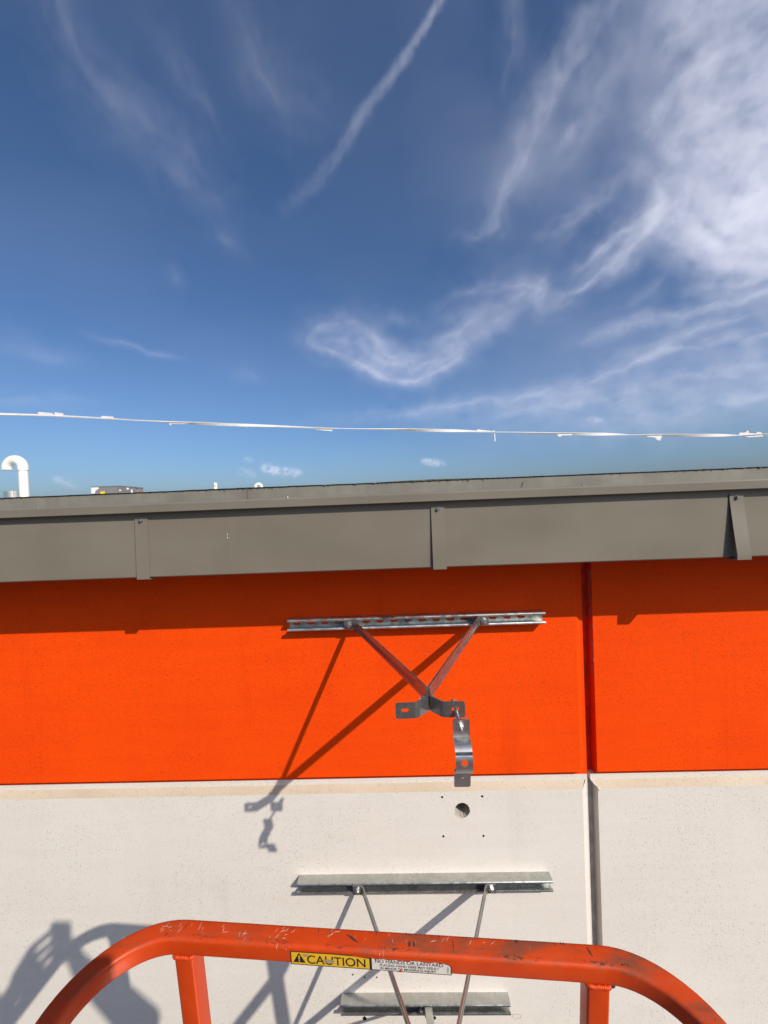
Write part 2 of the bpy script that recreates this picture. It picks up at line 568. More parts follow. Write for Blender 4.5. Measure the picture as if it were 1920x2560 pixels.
def tag(o, label, cat, group=None):
    o['label'] = label; o['category'] = cat
    if group:
        o['group'] = group
    return o


def hexbolt(name, c, axis, r, h, parent, mat='zinc', washer=0.0, shank=0.0, stud=0.0):
    a = Vector(axis).normalized(); c = Vector(c)
    m = MB()
    if washer:
        m.cyl(c, c+a*0.002, washer, n=20)
        c = c+a*0.002
    m.cyl(c, c+a*h*0.85, r, n=6)
    m.cyl(c+a*h*0.85, c+a*h, r*0.98, r*0.8, n=6)
    if stud:
        m.cyl(c+a*h, c+a*(h+stud), r*0.52, n=12)
    if shank:
        m.cyl(c, c-a*shank, r*0.5, n=12)
    return m.build(name, M[mat], parent)


# ------------------------------------------------------------------ ground and roof (setting)
g = MB(); g.quad((-400, -400, -8), (400, -400, -8), (400, 400, -8), (-400, 400, -8))
o = g.build('ground', M['asphalt']); o['kind'] = 'structure'
g = MB(); g.box((-30, -0.05, -0.2), (30, 45, 0.066))
o = g.build('roof', M['roof']); o['kind'] = 'structure'

# ------------------------------------------------------------------ wall panels
ZE, GB, ZT = -0.9945, -1.0140, -1.0340      # orange edge, end of orange in the reveal, top of the lower bevel
ZW = -1.0560                                # top of the flat white face
DP = 0.020                                  # reveal depth
XL, XR = -7.0, 7.0
XO, XO2, XLED = 0.6265, 0.6475, 0.6570      # left chamfer, ledge
XE = 0.6855                                 # sharp edge of the right hand panels
wall = empty('building_wall', (0, 0, -8))
tag(wall, 'orange over white stucco building wall with recessed joints', 'wall')
SH = 8.0                                    # children are given relative to the ground


def wz(m):
    m.v = [(x, y, z+SH) for x, y, z in m.v]
    return m


def P_wall(a, b, d):
    return (a, d, b)


# orange, left of the joint
m = MB()
m.quad((XL, 0, ZE), (XO, 0, ZE), (XO, 0, 0.05), (XL, 0, 0.05))
m.quad((XL, 0, ZE), (XL, DP, ZE), (XO2, DP, ZE), (XO, 0, ZE))
m.quad((XO, 0, ZE), (XO2, DP, ZE), (XO2, DP, 0.05), (XO, 0, 0.05))
m.quad((XO2, DP, GB), (XLED, DP, GB), (XLED, DP, 0.05), (XO2, DP, 0.05))
m.quad((XL, DP, GB), (XO2, DP, GB), (XO2, DP, ZE), (XL, DP, ZE))
m.quad((XLED, DP, GB), (XLED, 0.075, GB), (XLED, 0.075, 0.05), (XLED, DP, 0.05))
o = wz(m).build('orange_panel', M['orange'], wall)
# orange, right of the joint
m = MB()
m.quad((XE, 0, ZE), (XR, 0, ZE), (XR, 0, 0.05), (XE, 0, 0.05))
m.quad((XE, 0, ZE), (XE, 0.075, ZE), (XE, 0.075, 0.05), (XE, 0, 0.05))
m.quad((XE, 0, ZE), (XR, 0, ZE), (XR, DP, ZE), (XE, DP, ZE))
m.quad((XE, DP, GB), (XR, DP, GB), (XR, DP, ZE), (XE, DP, ZE))
m.quad((XE, DP, GB), (XE, 0.075, GB), (XE, 0.075, ZE), (XE, DP, ZE))
o = wz(m).build('orange_panel', M['orange'], wall)
# white, left of the joint, with the drilled holes
rg = random.Random(3)
core = []
for i in range(40):
    t = 2*math.pi*i/40
    k = 1.0
    if math.sin(t) < -0.1:
        k = 1.0+rg.uniform(0.0, 0.10)
    core.append((0.1956+0.0268*k*math.cos(t), -1.1258+0.0268*k*math.sin(t)))
small = [circ(x, z, 0.0044, 10, 0.15, rng=rg) for x, z in ((0.1241, -1.0769), (0.2695, -1.0764), (0.1232, -1.2219), (0.2687, -1.2228))]
small += [circ(x, z, 0.0034, 10, 0.2, rng=rg) for x, z in ((-0.2309, -1.7368), (-0.187, -1.7461), (-0.1415, -1.7464))]
small += [circ(x, z, r_, 12, 0.35, rng=rg) for x, z, r_ in ((-0.1933, -1.9022, 0.008), (0.0656, -1.9010, 0.006))]
m = MB()
m.plate([(XL, -8), (XO+0.004, -8), (XO+0.004, ZW), (XL, ZW)], small, P_wall, 0.0, 0.03)
# the round hole is cut out of a patch of its own so that its lining can differ
mm = MB()
mm.plate([(XL, -8), (XO+0.004, -8), (XO+0.004, ZW), (XL, ZW)], [core]+small, P_wall)
mm.cur = 3  # small hole walls coloured near black in place of shade
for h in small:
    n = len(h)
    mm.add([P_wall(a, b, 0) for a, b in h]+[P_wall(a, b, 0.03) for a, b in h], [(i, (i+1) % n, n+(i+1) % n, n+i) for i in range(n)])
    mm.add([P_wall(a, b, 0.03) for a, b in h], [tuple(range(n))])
mm.cur = 2
n = len(core)
mm.add([P_wall(a, b, 0) for a, b in core]+[P_wall(0.1956+(a-0.1956)*0.97, -1.1258+(b+1.1258)*0.97, 0.14) for a, b in core],
       [(i, (i+1) % n, n+(i+1) % n, n+i) for i in range(n)])
mm.add([P_wall(a, b, 0.14) for a, b in core], [tuple(range(n))])
mm.cur = 1
mm.quad((XL, 0, ZW), (XL, DP, ZT), (XO2, DP, ZT), (XO+0.004, 0, ZW))
mm.cur = 0
mm.quad((XO+0.004, 0, -8), (XO+0.004, 0, ZW), (XO2+0.004, DP, ZT), (XO2+0.004, DP, -8))
mm.quad((XL, DP, ZT), (XLED, DP, ZT), (XLED, DP, GB), (XL, DP, GB))
mm.quad((XO2, DP, -8), (XLED, DP, -8), (XLED, DP, ZT), (XO2, DP, ZT))
mm.quad((XLED, DP, -8), (XLED, 0.075, -8), (XLED, 0.075, GB), (XLED, DP, GB))
wz(mm).build('white_panel', [M['white'], M['tan'], M['concrete'], M['dark']], wall)
m = MB(); rg = random.Random(19)
for i in range(26):
    t_ = R(rg.uniform(195, 345)); r_ = 0.0268*rg.uniform(1.0, 1.28)
    m.ball((0.1956+r_*math.cos(t_), 0.0002, -1.1258+r_*math.sin(t_)), rg.uniform(.0008, .0026), 6, 4, (1, .5, .8))
wz(m).build('drill_crumbs', M['concrete'], wall)['kind'] = 'stuff'
# white, right of the joint
m = MB()
m.quad((XE, 0, -8), (XR, 0, -8), (XR, 0, ZW), (XE, 0, ZW))
m.quad((XE, 0, -8), (XE, 0.075, -8), (XE, 0.075, ZW), (XE, 0, ZW))
m.cur = 1
m.quad((XE+0.004, 0, ZW), (XR, 0, ZW), (XR, DP, ZT), (XE-0.016, DP, ZT))
m.cur = 0
m.quad((XE, 0, ZW), (XE+0.004, 0, ZW), (XE-0.016, DP, ZT), (XE-0.018, DP, ZT))
m.quad((XE, 0, ZW), (XE-0.018, DP, ZT), (XE-0.018, 0.075, ZT), (XE, 0.075, ZW))
m.quad((XE-0.018, DP, ZT), (XR, DP, ZT), (XR, DP, GB), (XE-0.018, DP, GB))
m.quad((XE-0.018, DP, GB), (XE-0.018, 0.075, GB), (XE-0.018, 0.075, ZT), (XE-0.018, DP, ZT))
m.quad((XE-0.018, DP, GB), (XE+0.002, DP, GB), (XE+0.002, 0.075, GB), (XE-0.018, 0.075, GB))
wz(m).build('white_panel', [M['white'], M['tan']], wall)
# ragged skim of coating left on the broken corner of that panel
m = MB(); rg = random.Random(11)
for i in range(16):
    f = i/15
    m.ball((XE-0.016+0.018*f+rg.uniform(-.002, .002), DP*(1-f)-0.001, ZT-0.022*f+rg.uniform(-.002, .002)), rg.uniform(.0015, .0036), 6, 4, (1, .8, 1.4))
m.ball((XE+0.003, -0.001, ZW-0.001), 0.005, 7, 5); m.ball((XE-0.001, 0.001, ZW-0.006), 0.004, 7, 5)
wz(m).build('chipped_corner', M['white'], wall)
# sealant at the bottom of the joint
m = MB(); m.quad((XLED-0.002, 0.046, GB), (XE+0.004, 0.046, GB), (XE+0.004, 0.046, 0.05), (XLED-0.002, 0.046, 0.05))
wz(m).build('joint_sealant', M['sealant_orange'], wall)
m = MB(); m.quad((XLED-0.002, 0.0462, -8), (XE+0.004, 0.0462, -8), (XE+0.004, 0.0462, GB), (XLED-0.002, 0.0462, GB))
wz(m).build('joint_sealant', M['sealant_grey'], wall)
# smear of sealant on the upper side of the joint
m = MB(); rg = random.Random(5)
for i in range(70):
    z = -0.27-0.38*rg.random()**1.2
    m.ball((XE-0.0006, rg.uniform(0.004, 0.024), z), rg.uniform(.002, .006), 6, 4, (.25, 1, 2.2))
wz(m).build('sealant_smear', M['smear'], wall)
# filled bolt outline on the white face
m = MB()
ring = slot(0.3664, -1.8949, 0.034, 0.018); ring2 = slot(0.3664, -1.8949, 0.030, 0.014)
m.plate(ring, [ring2], lambda a, b, d: (a, -0.0008+d, b), 0.0)
wz(m).build('plugged_slot', M['concrete'], wall)

# ------------------------------------------------------------------ roof edge flashing
fl = empty('roof_edge_flashing', (0, -0.06, 0.0))
tag(fl, 'dirty taupe metal roof edge strip above the gutter with tarry top edge', 'flashing')
m = MB(); rg = random.Random(21)
prev = None
xs = [-7+14*i/140 for i in range(141)]
for a, b in zip(xs[:-1], xs[1:]):
    m.quad((a, 0.0, -0.03), (b, 0.0, -0.03), (b, 0.002, 0.0752), (a, 0.002, 0.0752))
m.build('metal_strip', M['drip'], fl)
for sx_ in (-0.5214, 2.5, -3.5):
    m = MB(); m.box((sx_-0.0012, -0.0012, -0.03), (sx_+0.0012, 0.001, 0.074)); m.build('lap_seam', M['tar'], fl)
m = MB()
m.add([(0.425, -0.0015, 0.030), (0.428, -0.0015, 0.030), (0.4405, -0.0015, 0.058), (0.437, -0.0015, 0.059), (0.4325, -0.0015, 0.045)], [(0, 1, 2, 3, 4)])
m.build('scrape_mark', M['tar'], fl)
m = MB()
m.add([(-0.0, -0.0015, 0.030), (0.0015, -0.0015, 0.030), (0.031, -0.0015, 0.064), (0.0295, -0.0015, 0.064)], [(0, 1, 2, 3)])
m.build('scrape_mark', M['tar'], fl)
# uneven edge of the roofing that laps over the strip
m = MB(); rg = random.Random(31)
x = -7.0
hi = 0.0; pts = []
while x < 7.0:
    hi = 0.8*hi+rg.uniform(-0.0003, 0.00034)
    bump_ = 0.005*max(0, math.sin(x*2.1+0.7)*math.sin(x*5.3+1.1))**2
    lo = rg.uniform(-0.0012, 0.0004)+(rg.random() < 0.10)*rg.uniform(0.001, 0.005)*max(0, math.sin(x*4.4+2))
    pts.append((x, 0.0765+hi+bump_, 0.0755-lo))
    x += rg.uniform(0.005, 0.011)
for (a, ah, al), (b, bh, bl) in zip(pts[:-1], pts[1:]):
    m.quad((a, -0.0022, al), (b, -0.0022, bl), (b, -0.0030, bh), (a, -0.0030, ah))
    m.quad((a, -0.0030, ah), (b, -0.0030, bh), (b, 0.03, bh-0.004), (a, 0.03, ah-0.004))
m.build('roofing_lap', M['tar'], fl)

# ------------------------------------------------------------------ gutter
gut = empty('box_gutter', (0, -0.236, -0.2006))
tag(gut, 'long taupe sheet metal box gutter under the roof edge', 'gutter')
GY, GZ = -0.236, -0.2006
m = MB()
prof = [(-0.030, 0.040), (-0.030, -0.2000), (-0.233, -0.2006), (-0.236, -0.1975), (-0.236, -0.15), (-0.236, -0.09), (-0.236, -0.03), (-0.236, 0.0035)]
NX = 240
xs = [-7+14*i/NX for i in range(NX+1)]
rg = random.Random(2)
ph = [rg.uniform(0, 6.28) for _ in range(6)]


def wav(x, z):
    k = max(0.0, min(1.0, (z+0.2)/0.05))*max(0.0, min(1.0, (0.0-z)/0.05))
    return 0.0019*k*(math.sin(x*3.1+ph[0])*math.sin(z*21+ph[1])+0.6*math.sin(x*6.7+ph[2]+z*9)+0.4*math.sin(x*1.3+ph[3]))


vv, ff = [], []
for x in xs:
    for y, z in prof:
        yy = y+(wav(x, z) if y < -0.2 else 0)
        vv.append((x, yy-GY, z-GZ))
k = len(prof)
for i in range(NX):
    for j in range(k-1):
        ff.append((i*k+j, i*k+j+1, (i+1)*k+j+1, (i+1)*k+j))
m.add(vv, ff)
m.build('trough', M['gutter'], gut, 40)
m = MB()
m.ribbonprof([(-0.236, 0.0035), (-0.2585, 0.0030), (-0.2600, 0.0045), (-0.2600, 0.0265), (-0.2575, 0.0300), (-0.2470, 0.0318), (-0.2465, 0.024)], 0.0012,
             lambda a, b, d: (d, a-GY, b-GZ), -7, 7)
m.build('rolled_lip', M['gutter'], gut, 30)
for x0, off in ((-0.8195, 0.0032), (0.1035, 0.0065), (0.9955, 0.0245), (-1.745, 0.003), (1.92, 0.004)):
    st = MB()
    w = 0.0410
    line = [(-0.2385, -0.0095), (-0.2388, -0.03), (-0.2388-off*0.22, -0.07), (-0.2388-off*0.6, -0.13), (-0.2388-off, -0.190), (-0.2380-off, -0.2040), (-0.2340-off*0.9, -0.2052), (-0.10, -0.2042)]
    sh = 0.012 if off < 0.004 else 0.0
    st.ribbonprof(line, 0.0021, lambda a, b, d: (d+(sh*(-0.0095-b)/0.19*-1 if False else 0), a-GY, b-GZ), x0, x0+w)
    s_o = st.build('strap', M['gutter'], gut, 30)
    hexbolt('bolt', (x0+0.0205, -0.2393-GY, -0.0205-GZ), (0, -1, 0), 0.0052, 0.006, s_o, 'steel', 0.0066)
for x0 in (-1.1124, -0.3318, 0.5567, 1.3):
    m = MB(); c = (x0, -0.2555-GY, 0.0305-GZ)
    m.cyl(c, (c[0], c[1]-0.0005, c[2]+0.0045), 0.0042, 0.0036, 8)
    m.ball((c[0], c[1], c[2]+0.0045), 0.0036, 8, 5, (1, 1, .6))
    m.build('screw', M['zinc'], gut, 40)
m = MB()
for z, h_, w_ in ((-0.0745, 0.0055, 0.0026), (-0.0845, 0.0060, 0.0030)):
    m.add([(-0.5298-w_/2, -0.0016, z-h_/2-GZ), (-0.5298+w_*.3, -0.0016, z-h_*.4-GZ), (-0.5298+w_/2, -0.0016, z+h_/2-GZ), (-0.5298-w_*.2, -0.0016, z+h_*.45-GZ)], [(0, 1, 2, 3)])
m.build('paint_chip', M['paintchip'], gut)

# ------------------------------------------------------------------ channels and brackets on the wall
S = 0.0413


def channel(name, x0, x1, zc, parent, slots, mat):
    """open C channel lying along x, its back on the wall; local to parent at (x0, 0, zc)"""
    L = x1-x0
    t = 0.0027
    h = S/2-t/2
    fn = lambda a, b, d: (d, -a, b)
    half = [(0.00135, h), (0.036, h), (0.0384, h-0.0006), (0.03995, h-0.0024), (0.03995, 0.0150), (0.0390, 0.0130), (0.0370, 0.0121), (0.0335, 0.0118)]
    m = MB()
    if slots:
        m.ribbonprof(half, t, fn, 0, L)
        m.ribbonprof([(a, -b) for a, b in half], t, fn, 0, L)
        holes = [slot(0.026+0.0508*i, 0.0, 0.0286, 0.0143) for i in range(int(L/0.0508))]
        m.plate([(0, -h-t*0.45), (L, -h-t*0.45), (L, h+t*0.45), (0, h+t*0.45)], holes, lambda a, b, d: (a, -0.0030+d, b), 0.0026)
    else:
        m.ribbonprof([(a, b) for a, b in half[::-1]]+[(a, -b) for a, b in half], t, fn, 0, L)
    return m.build(name, M[mat], parent, 35)


def v_arm(parent, sx, parent_loc, rib=True, plate=True):
    """strap that runs from the channel to the tip and turns out into a slotted ear. sx=-1 left, +1 right. drawn about the tip's x"""
    H = 0.0315; t = 0.0042
    # plan centre line (x measured from centre line, outward positive; y from wall)
    line = [(0.2545, -0.0445), (0.2240, -0.0445), (0.2180, -0.0500), (0.0060, -0.6050), (0.0026, -0.6160), (0.0026, -0.6590), (0.0036, -0.6622), (0.0065, -0.6655), (0.0215, -0.6835), (0.0250, -0.6871), (0.0285, -0.6893), (0.0325, -0.6900), (0.0705, -0.6915)]
    px, py, pz = parent_loc
    m = MB()
    if not plate:
        line = line[:-7]
    # main strap with a pressed groove: five bands in height
    pts = [Vector((a, b)) for a, b in line]
    fr = []
    for i, q in enumerate(pts):
        t1 = (pts[i]-pts[i-1]).normalized() if i else (pts[1]-pts[0]).normalized()
        t2 = (pts[i+1]-pts[i]).normalized() if i < len(pts)-1 else t1
        nn = Vector((-(t1.y+t2.y), t1.x+t2.x)).normalized()
        fr.append((q, nn/max(0.4, nn.dot(Vector((-t1.y, t1.x))))))

    def pos(i, side, z):
        q, nn = fr[i]
        w = q+nn*side*t/2
        return (px*0+sx*w.x, w.y-py, z)
    n_e = len(pts)-1
    for i in range(n_e):
        a, b = i, i+1
        if i == 2 and rib:                # the long run, ribbed
            A0, B0 = Vector(pos(2, 1, 0)), Vector(pos(3, 1, 0))
            A1, B1 = Vector(pos(2, -1, 0)), Vector(pos(3, -1, 0))
            nrm = (A0-A1).normalized()
            for (P0, P1, sgn) in ((A0, B0, 1), (A1, B1, -1)):
                zz = [-H/2, -0.0070, -0.0042, 0.0042, 0.0070, H/2]
                dd = [0, 0, -0.0042, -0.0042, 0, 0]
                for f0, f1, on0, on1 in ((0, 0.03, 0, 0), (0.03, 0.06, 0, 1), (0.06, 0.90, 1, 1), (0.90, 0.93, 1, 0), (0.93, 1, 0, 0)):
                    for j in range(5):
                        q = []
                        for f, on, jj in ((f0, on0, j), (f1, on1, j), (f1, on1, j+1), (f0, on0, j+1)):
                            p_ = P0.lerp(P1, f)+nrm*dd[jj]*on
                            q.append((p_.x, p_.y, zz[jj]))
                        m.quad(*(q if sgn > 0 else q[::-1]))
            for z in (-H/2, H/2):
                q = [(A0.x, A0.y, z), (B0.x, B0.y, z), (B1.x, B1.y, z), (A1.x, A1.y, z)]
                m.quad(*q)
        elif i == len(pts)-2 and plate:   # the ear with its slot
            P0, P1 = Vector((sx*pts[a].x, pts[a].y-py, 0)), Vector((sx*pts[b].x, pts[b].y-py, 0))
            d = (P1-P0); Lr = d.length; d.normalize()
            nrm = Vector((d.y, -d.x, 0))
            ol = [(0, -H/2), (Lr-0.003, -H/2), (Lr, -H/2+0.003), (Lr, H/2-0.003), (Lr-0.003, H/2), (0, H/2)]
            m.plate(ol, [slot(0.0185, 0.0005, 0.0165, 0.0088)], lambda u_, v_, w_: tuple(P0+d*u_+nrm*(w_-t/2)+Vector((0, 0, v_))), t)
        else:
            p8 = [pos(a, 1, -H/2), pos(b, 1, -H/2), pos(b, -1, -H/2), pos(a, -1, -H/2), pos(a, 1, H/2), pos(b, 1, H/2), pos(b, -1, H/2), pos(a, -1, H/2)]
            f6 = [(0, 3, 2, 1), (4, 5, 6, 7), (0, 1, 5, 4), (2, 3, 7, 6)]
            if i == 0:
                f6.append((3, 0, 4, 7))
            if i == n_e-1:
                f6.append((1, 2, 6, 5))
            m.add(p8, f6)
    return m.build('arm', M['steel'], parent, 38)


CX = 0.0515
# upper bracket
ub = empty('wall_bracket', (CX, 0, -0.421))
tag(ub, 'slotted steel channel with V shaped arms bolted to the orange wall', 'bracket')
ch = channel('slotted_channel', -0.4079, 0.506, -0.421, ub, True, 'galv')
ch.location = (-0.4079-CX, 0, 0)
for sx in (-1, 1):
    arm = v_arm(ub, sx, (0, 0, 0))
    hexbolt('bolt', (sx*0.2375, -0.0466, 0), (0, -1, 0), 0.0092, 0.0075, arm, 'zinc', 0.0118, 0.03, 0.003)
hexbolt('joining_bolt', (-0.0047, -0.640, 0.0), (-1, 0, 0), 0.0075, 0.006, ub, 'zinc', 0.009, 0, 0.006)
hexbolt('joining_bolt', (0.0047, -0.640, 0.0), (1, 0, 0), 0.0075, 0.006, ub, 'zinc', 0.009)
for xw in (-0.2275, 0.0195, 0.3075):
    hexbolt('anchor_bolt', (xw-CX, -0.0030, 0.001), (0, -1, 0), 0.0068, 0.006, ub, 'steel', 0.0095, 0.02)
# hanging clamp half
pc = empty('pipe_clamp', (0.1068, -0.735, -0.417))
tag(pc, 'single steel pipe clamp half hanging on a bolt from the upper bracket', 'pipe clamp')
W_ = 0.0318
prof = [(0.0095, 0.0015), (0.004, -0.019), (0.0, -0.038)]
cy, cz, rr_ = -0.001, -0.0690, 0.0310
prof += [(cy-rr_*math.sin(t), cz+rr_*math.cos(t)) for t in [R(4+172*i/14) for i in range(15)]]
prof += [(0.004, -0.1015), (0.0085, -0.1205), (0.0130, -0.1415)]
prof[0] = (-0.0075, 0.0015); prof[1] = (-0.0035, -0.0185)
m = MB()
TH = 0.0032


def ear(y0, z0, y1, z1, holes, rnd_top):
    d = Vector((0, y1-y0, z1-z0)); L_ = d.length; d.normalize()
    nrm = Vector((0, d.z, -d.y))
    c = 0.0025
    a0 = c if rnd_top else 0.0
    ol = [(-W_/2+a0, 0), (W_/2-a0, 0), (W_/2, a0), (W_/2, L_-(0 if rnd_top else c)), (W_/2-(0 if rnd_top else c), L_), (-W_/2+(0 if rnd_top else c), L_), (-W_/2, L_-(0 if rnd_top else c)), (-W_/2, a0)]
    seen = []
    for q in ol:
        if not seen or (Vector(q)-Vector(seen[-1])).length > 1e-6:
            seen.append(q)
    if (Vector(seen[0])-Vector(seen[-1])).length < 1e-6:
        seen.pop()
    m.plate(seen, holes, lambda u_, v_, w_: tuple(Vector((u_, y0, z0))+d*v_+nrm*(w_-TH/2)), TH)


ear(-0.0075, 0.0015, 0.0, -0.0380, [circ(0.0, 0.0190, 0.0045, 14)], True)
ear(0.0, -0.1000, 0.0130, -0.1415, [circ(0.001, 0.022, 0.0030, 6)], False)
# half round with the hex hole in its crown
arc = []
NA = 24
ts = [R(2+176*i/NA) for i in range(NA+1)]


def on_arc(u_, s_, w_):
    t_ = R(2)+s_/rr_
    r_ = rr_-w_
    return (u_, cy-r_*math.sin(t_), cz+r_*math.cos(t_))


Larc = rr_*R(176)
hexh = [(0.0005+0.0070*math.cos(R(60*i+30)), Larc*0.50+0.0070*math.sin(R(60*i+30))) for i in range(6)]
lo_, hi_ = Larc*0.5-0.012, Larc*0.5+0.012
for i in range(NA):
    s0, s1 = Larc*i/NA, Larc*(i+1)/NA
    if s1 <= lo_ or s0 >= hi_:
        for w_, fl_ in ((-TH/2, False), (TH/2, True)):
            q = [on_arc(-W_/2, s0, w_), on_arc(W_/2, s0, w_), on_arc(W_/2, s1, w_), on_arc(-W_/2, s1, w_)]
            m.quad(*q)
        for u_ in (-W_/2, W_/2):
            m.quad(on_arc(u_, s0, -TH/2), on_arc(u_, s1, -TH/2), on_arc(u_, s1, TH/2), on_arc(u_, s0, TH/2))
b0 = max(Larc*i/NA for i in range(NA+1) if Larc*i/NA <= lo_+1e-9)
b1 = min(Larc*i/NA for i in range(NA+1) if Larc*i/NA >= hi_-1e-9)
i0 = [i for i in range(NA) if Larc*(i+1)/NA > lo_ and Larc*i/NA < hi_]
b0, b1 = Larc*i0[0]/NA, Larc*(i0[-1]+1)/NA
side_r = [(W_/2, b0+(b1-b0)*k/8) for k in range(1, 8)]
side_l = [(-W_/2, b1-(b1-b0)*k/8) for k in range(1, 8)]
m.plate([(-W_/2, b0), (W_/2, b0)]+side_r+[(W_/2, b1), (-W_/2, b1)]+side_l, [hexh], lambda u_, s_, w_: on_arc(u_, s_, w_-TH/2), TH, None,
        [(W_/2*a_, b0+(b1-b0)*k/8) for k in range(1, 8) for a_ in (-0.97, -0.75, -0.5, 0.5, 0.75, 0.97)]+[(W_/2*a_, b0+(b1-b0)*k/8) for k in (1, 7) for a_ in (-.2, 0.2)])
m.build('clamp_strap', M['clamp'], pc, 50)
ax0, ax1 = Vector((-0.0045, 0.062, -0.0010)), Vector((-0.0007, -0.017, -0.0178))
axd = (ax1-ax0).normalized()
m = MB(); m.cyl(ax0, ax1, 0.0037, n=14)
bo = m.build('bolt', M['zinc'], pc, 40)
m = MB(); m.cyl(ax0-axd*0.006, ax0, 0.0075, n=6); m.build('bolt_head', M['zinc'], pc)
c0 = ax0+axd*(0.066)
m = MB(); m.cyl(c0, c0+axd*0.0015, 0.0080, n=18); m.cyl(c0+axd*0.0015, c0+axd*0.0085, 0.0068, n=6); m.build('nut', M['zinc'], pc)

# lower bracket
lb = empty('wall_bracket', (0.0440, 0, -1.378))
tag(lb, 'plain steel channel with V shaped arms on the white wall, behind the orange rail', 'bracket')
ch = channel('channel', -0.4132, 0.5008, -1.378, lb, False, 'galv_dull')
ch.location = (-0.4132-0.044, 0, 0)
for sx in (-1, 1):
    arm = v_arm(lb, sx, (0, 0, 0))
    hexbolt('bolt', (sx*0.2375, -0.0466, 0), (0, -1, 0), 0.0092, 0.0075, arm, 'zinc', 0.0118, 0.03, 0.003)
# short channel with a diagonal brace that rises to the tip of the lower bracket
kb = empty('brace_bracket', (0.0315, 0, -1.8247))
tag(kb, 'short steel channel low on the white wall with one diagonal brace bar', 'bracket')
ch = channel('channel', -0.2738, 0.3373, -1.8247, kb, False, 'galv_dull')
ch.location = (-0.2738-0.0315, 0, 0)
m = MB()
pw = [(0.0, -0.0450, -0.018), (0.0, -0.0455, 0.008), (0.0, -0.0490, 0.018), (0.0, -0.0560, 0.026), (0.0005, -0.070, 0.036), (0.012, -0.600, 0.425), (0.012, -0.650, 0.430)]
m.sweep([(0.011+a, b, c) for a, b, c in pw], rrect(-0.0125, -0.0030, 0.0125, 0.0030, 0.002), up=(0, 0, 1))
m.build('brace_bar', M['galv_dull'], kb, 35)
hexbolt('bolt', (-0.016, -0.0420, 0.0), (0, -1, 0), 0.0080, 0.006, kb, 'steel', 0.010, 0.02)

# ------------------------------------------------------------------ lift basket
BQ = (0.0, -0.9045, -0.6637, -0.0660, 0.1107, 0.0062)
bl, br, brad, pl, pr = -0.5055, 0.4136, 0.1397, -0.3771, 0.2491
TS = 0.03175
Rz = Matrix.Rotation(BQ[3], 4, 'Z'); Rx = Matrix.Rotation(BQ[4], 4, 'X'); Ry = Matrix.Rotation(BQ[5], 4, 'Y')
bk = empty('lift_basket')
bk.matrix_world = Matrix.Translation(BQ[:3]) @ Rz @ Rx @ Ry
tag(bk, 'worn orange tubular guard rail of an aerial lift basket with caution label', 'lift basket')
sq = rrect(-TS/2, -TS/2, TS/2, TS/2, 0.0058, 5)


def loop_path(z, back, n=14, close=True):
    c = brad-TS/2
    p = [(bl+TS/2, back+0.02, z)]
    p += [(bl+TS/2, y, z) for y in (back*0.66, back*0.33, -0.20)]
    for i in range(n+1):
        t = math.pi-math.pi/2*i/n
        p.append((bl+brad+c*math.cos(t), -brad+c*math.sin(t), z))
    p += [(bl+brad+(br-bl-2*brad)*k/8, -TS/2, z) for k in range(1, 8)]
    for i in range(n+1):
        t = math.pi/2-math.pi/2*i/n
        p.append((br-brad+c*math.cos(t), -brad+c*math.sin(t), z))
    p += [(br-TS/2, y, z) for y in (-0.20, back*0.33, back*0.66)]
    p.append((br-TS/2, back+0.02, z))
    return p


BACK = -1.55
m = MB(); m.sweep(loop_path(-TS/2, BACK), sq)
m.build('top_rail', M['rail'], bk, 30)
m = MB(); m.sweep([(bl+TS/2, BACK+0.02, -TS/2), (bl+TS/2, BACK, -TS/2), (br-TS/2, BACK, -TS/2), (br-TS/2, BACK+0.02, -TS/2)][1:3], sq)
m.build('back_rail', M['rail'], bk, 30)
m = MB(); m.sweep(loop_path(-0.56, BACK), sq)
m.build('middle_rail', M['rail'], bk, 30)
FL = -1.08
for x0, y0 in ((pl, -TS), (pr, -TS), (bl, -0.75), (br-TS, -0.75), (bl, BACK-TS/2), (br-TS, BACK-TS/2)):
    m = MB()
    m.sweep([(x0+TS/2, y0+TS/2, FL), (x0+TS/2, y0+TS/2, -0.6), (x0+TS/2, y0+TS/2, -TS+0.001)], rrect(-TS/2, -TS/2, TS/2, TS/2, 0.0045, 4), up=(0, 1, 0))
    po = m.build('post', M['rail'], bk, 30)
    m = MB(); rg = random.Random(int(100*(x0+2)))
    pts = rrect(x0-0.0005, y0-0.0005, x0+TS+0.0005, y0+TS+0.0005, 0.006, 4)
    for a, b in zip(pts, pts[1:]+pts[:1]):
        L_ = math.hypot(b[0]-a[0], b[1]-a[1]); nn = max(1, int(L_/0.0028))
        for i in range(nn):
            f = i/nn
            m.ball((a[0]+(b[0]-a[0])*f, a[1]+(b[1]-a[1])*f, -TS-0.0012+rg.uniform(-.0006, .0006)), 0.0034, 7, 5)
    m.build('weld_bead', M['rail'], po, 60)
m = MB(); m.ball((0.2835, -TS*0.85, -TS-0.0012), 0.0050, 10, 7, (1.15, 1, .8)); m.build('rubber_plug', M['rubber'], bk, 60)
m = MB(); m.box((bl, BACK-TS, FL-0.04), (br, 0.0, FL)); m.build('floor', M['galv_dull'], bk)
m = MB(); m.box((bl, -0.012, FL), (br, -0.006, FL+0.10)); m.build('toe_board', M['rail'], bk)
m = MB(); m.sweep([(-0.05, -1.2, FL-0.05), (-0.05, -1.9, FL-0.35), (-0.05, -6.5, FL-4.6)], rrect(-0.11, -0.13, 0.11, 0.13, 0.02)); m.build('boom', M['rail'], bk, 30)
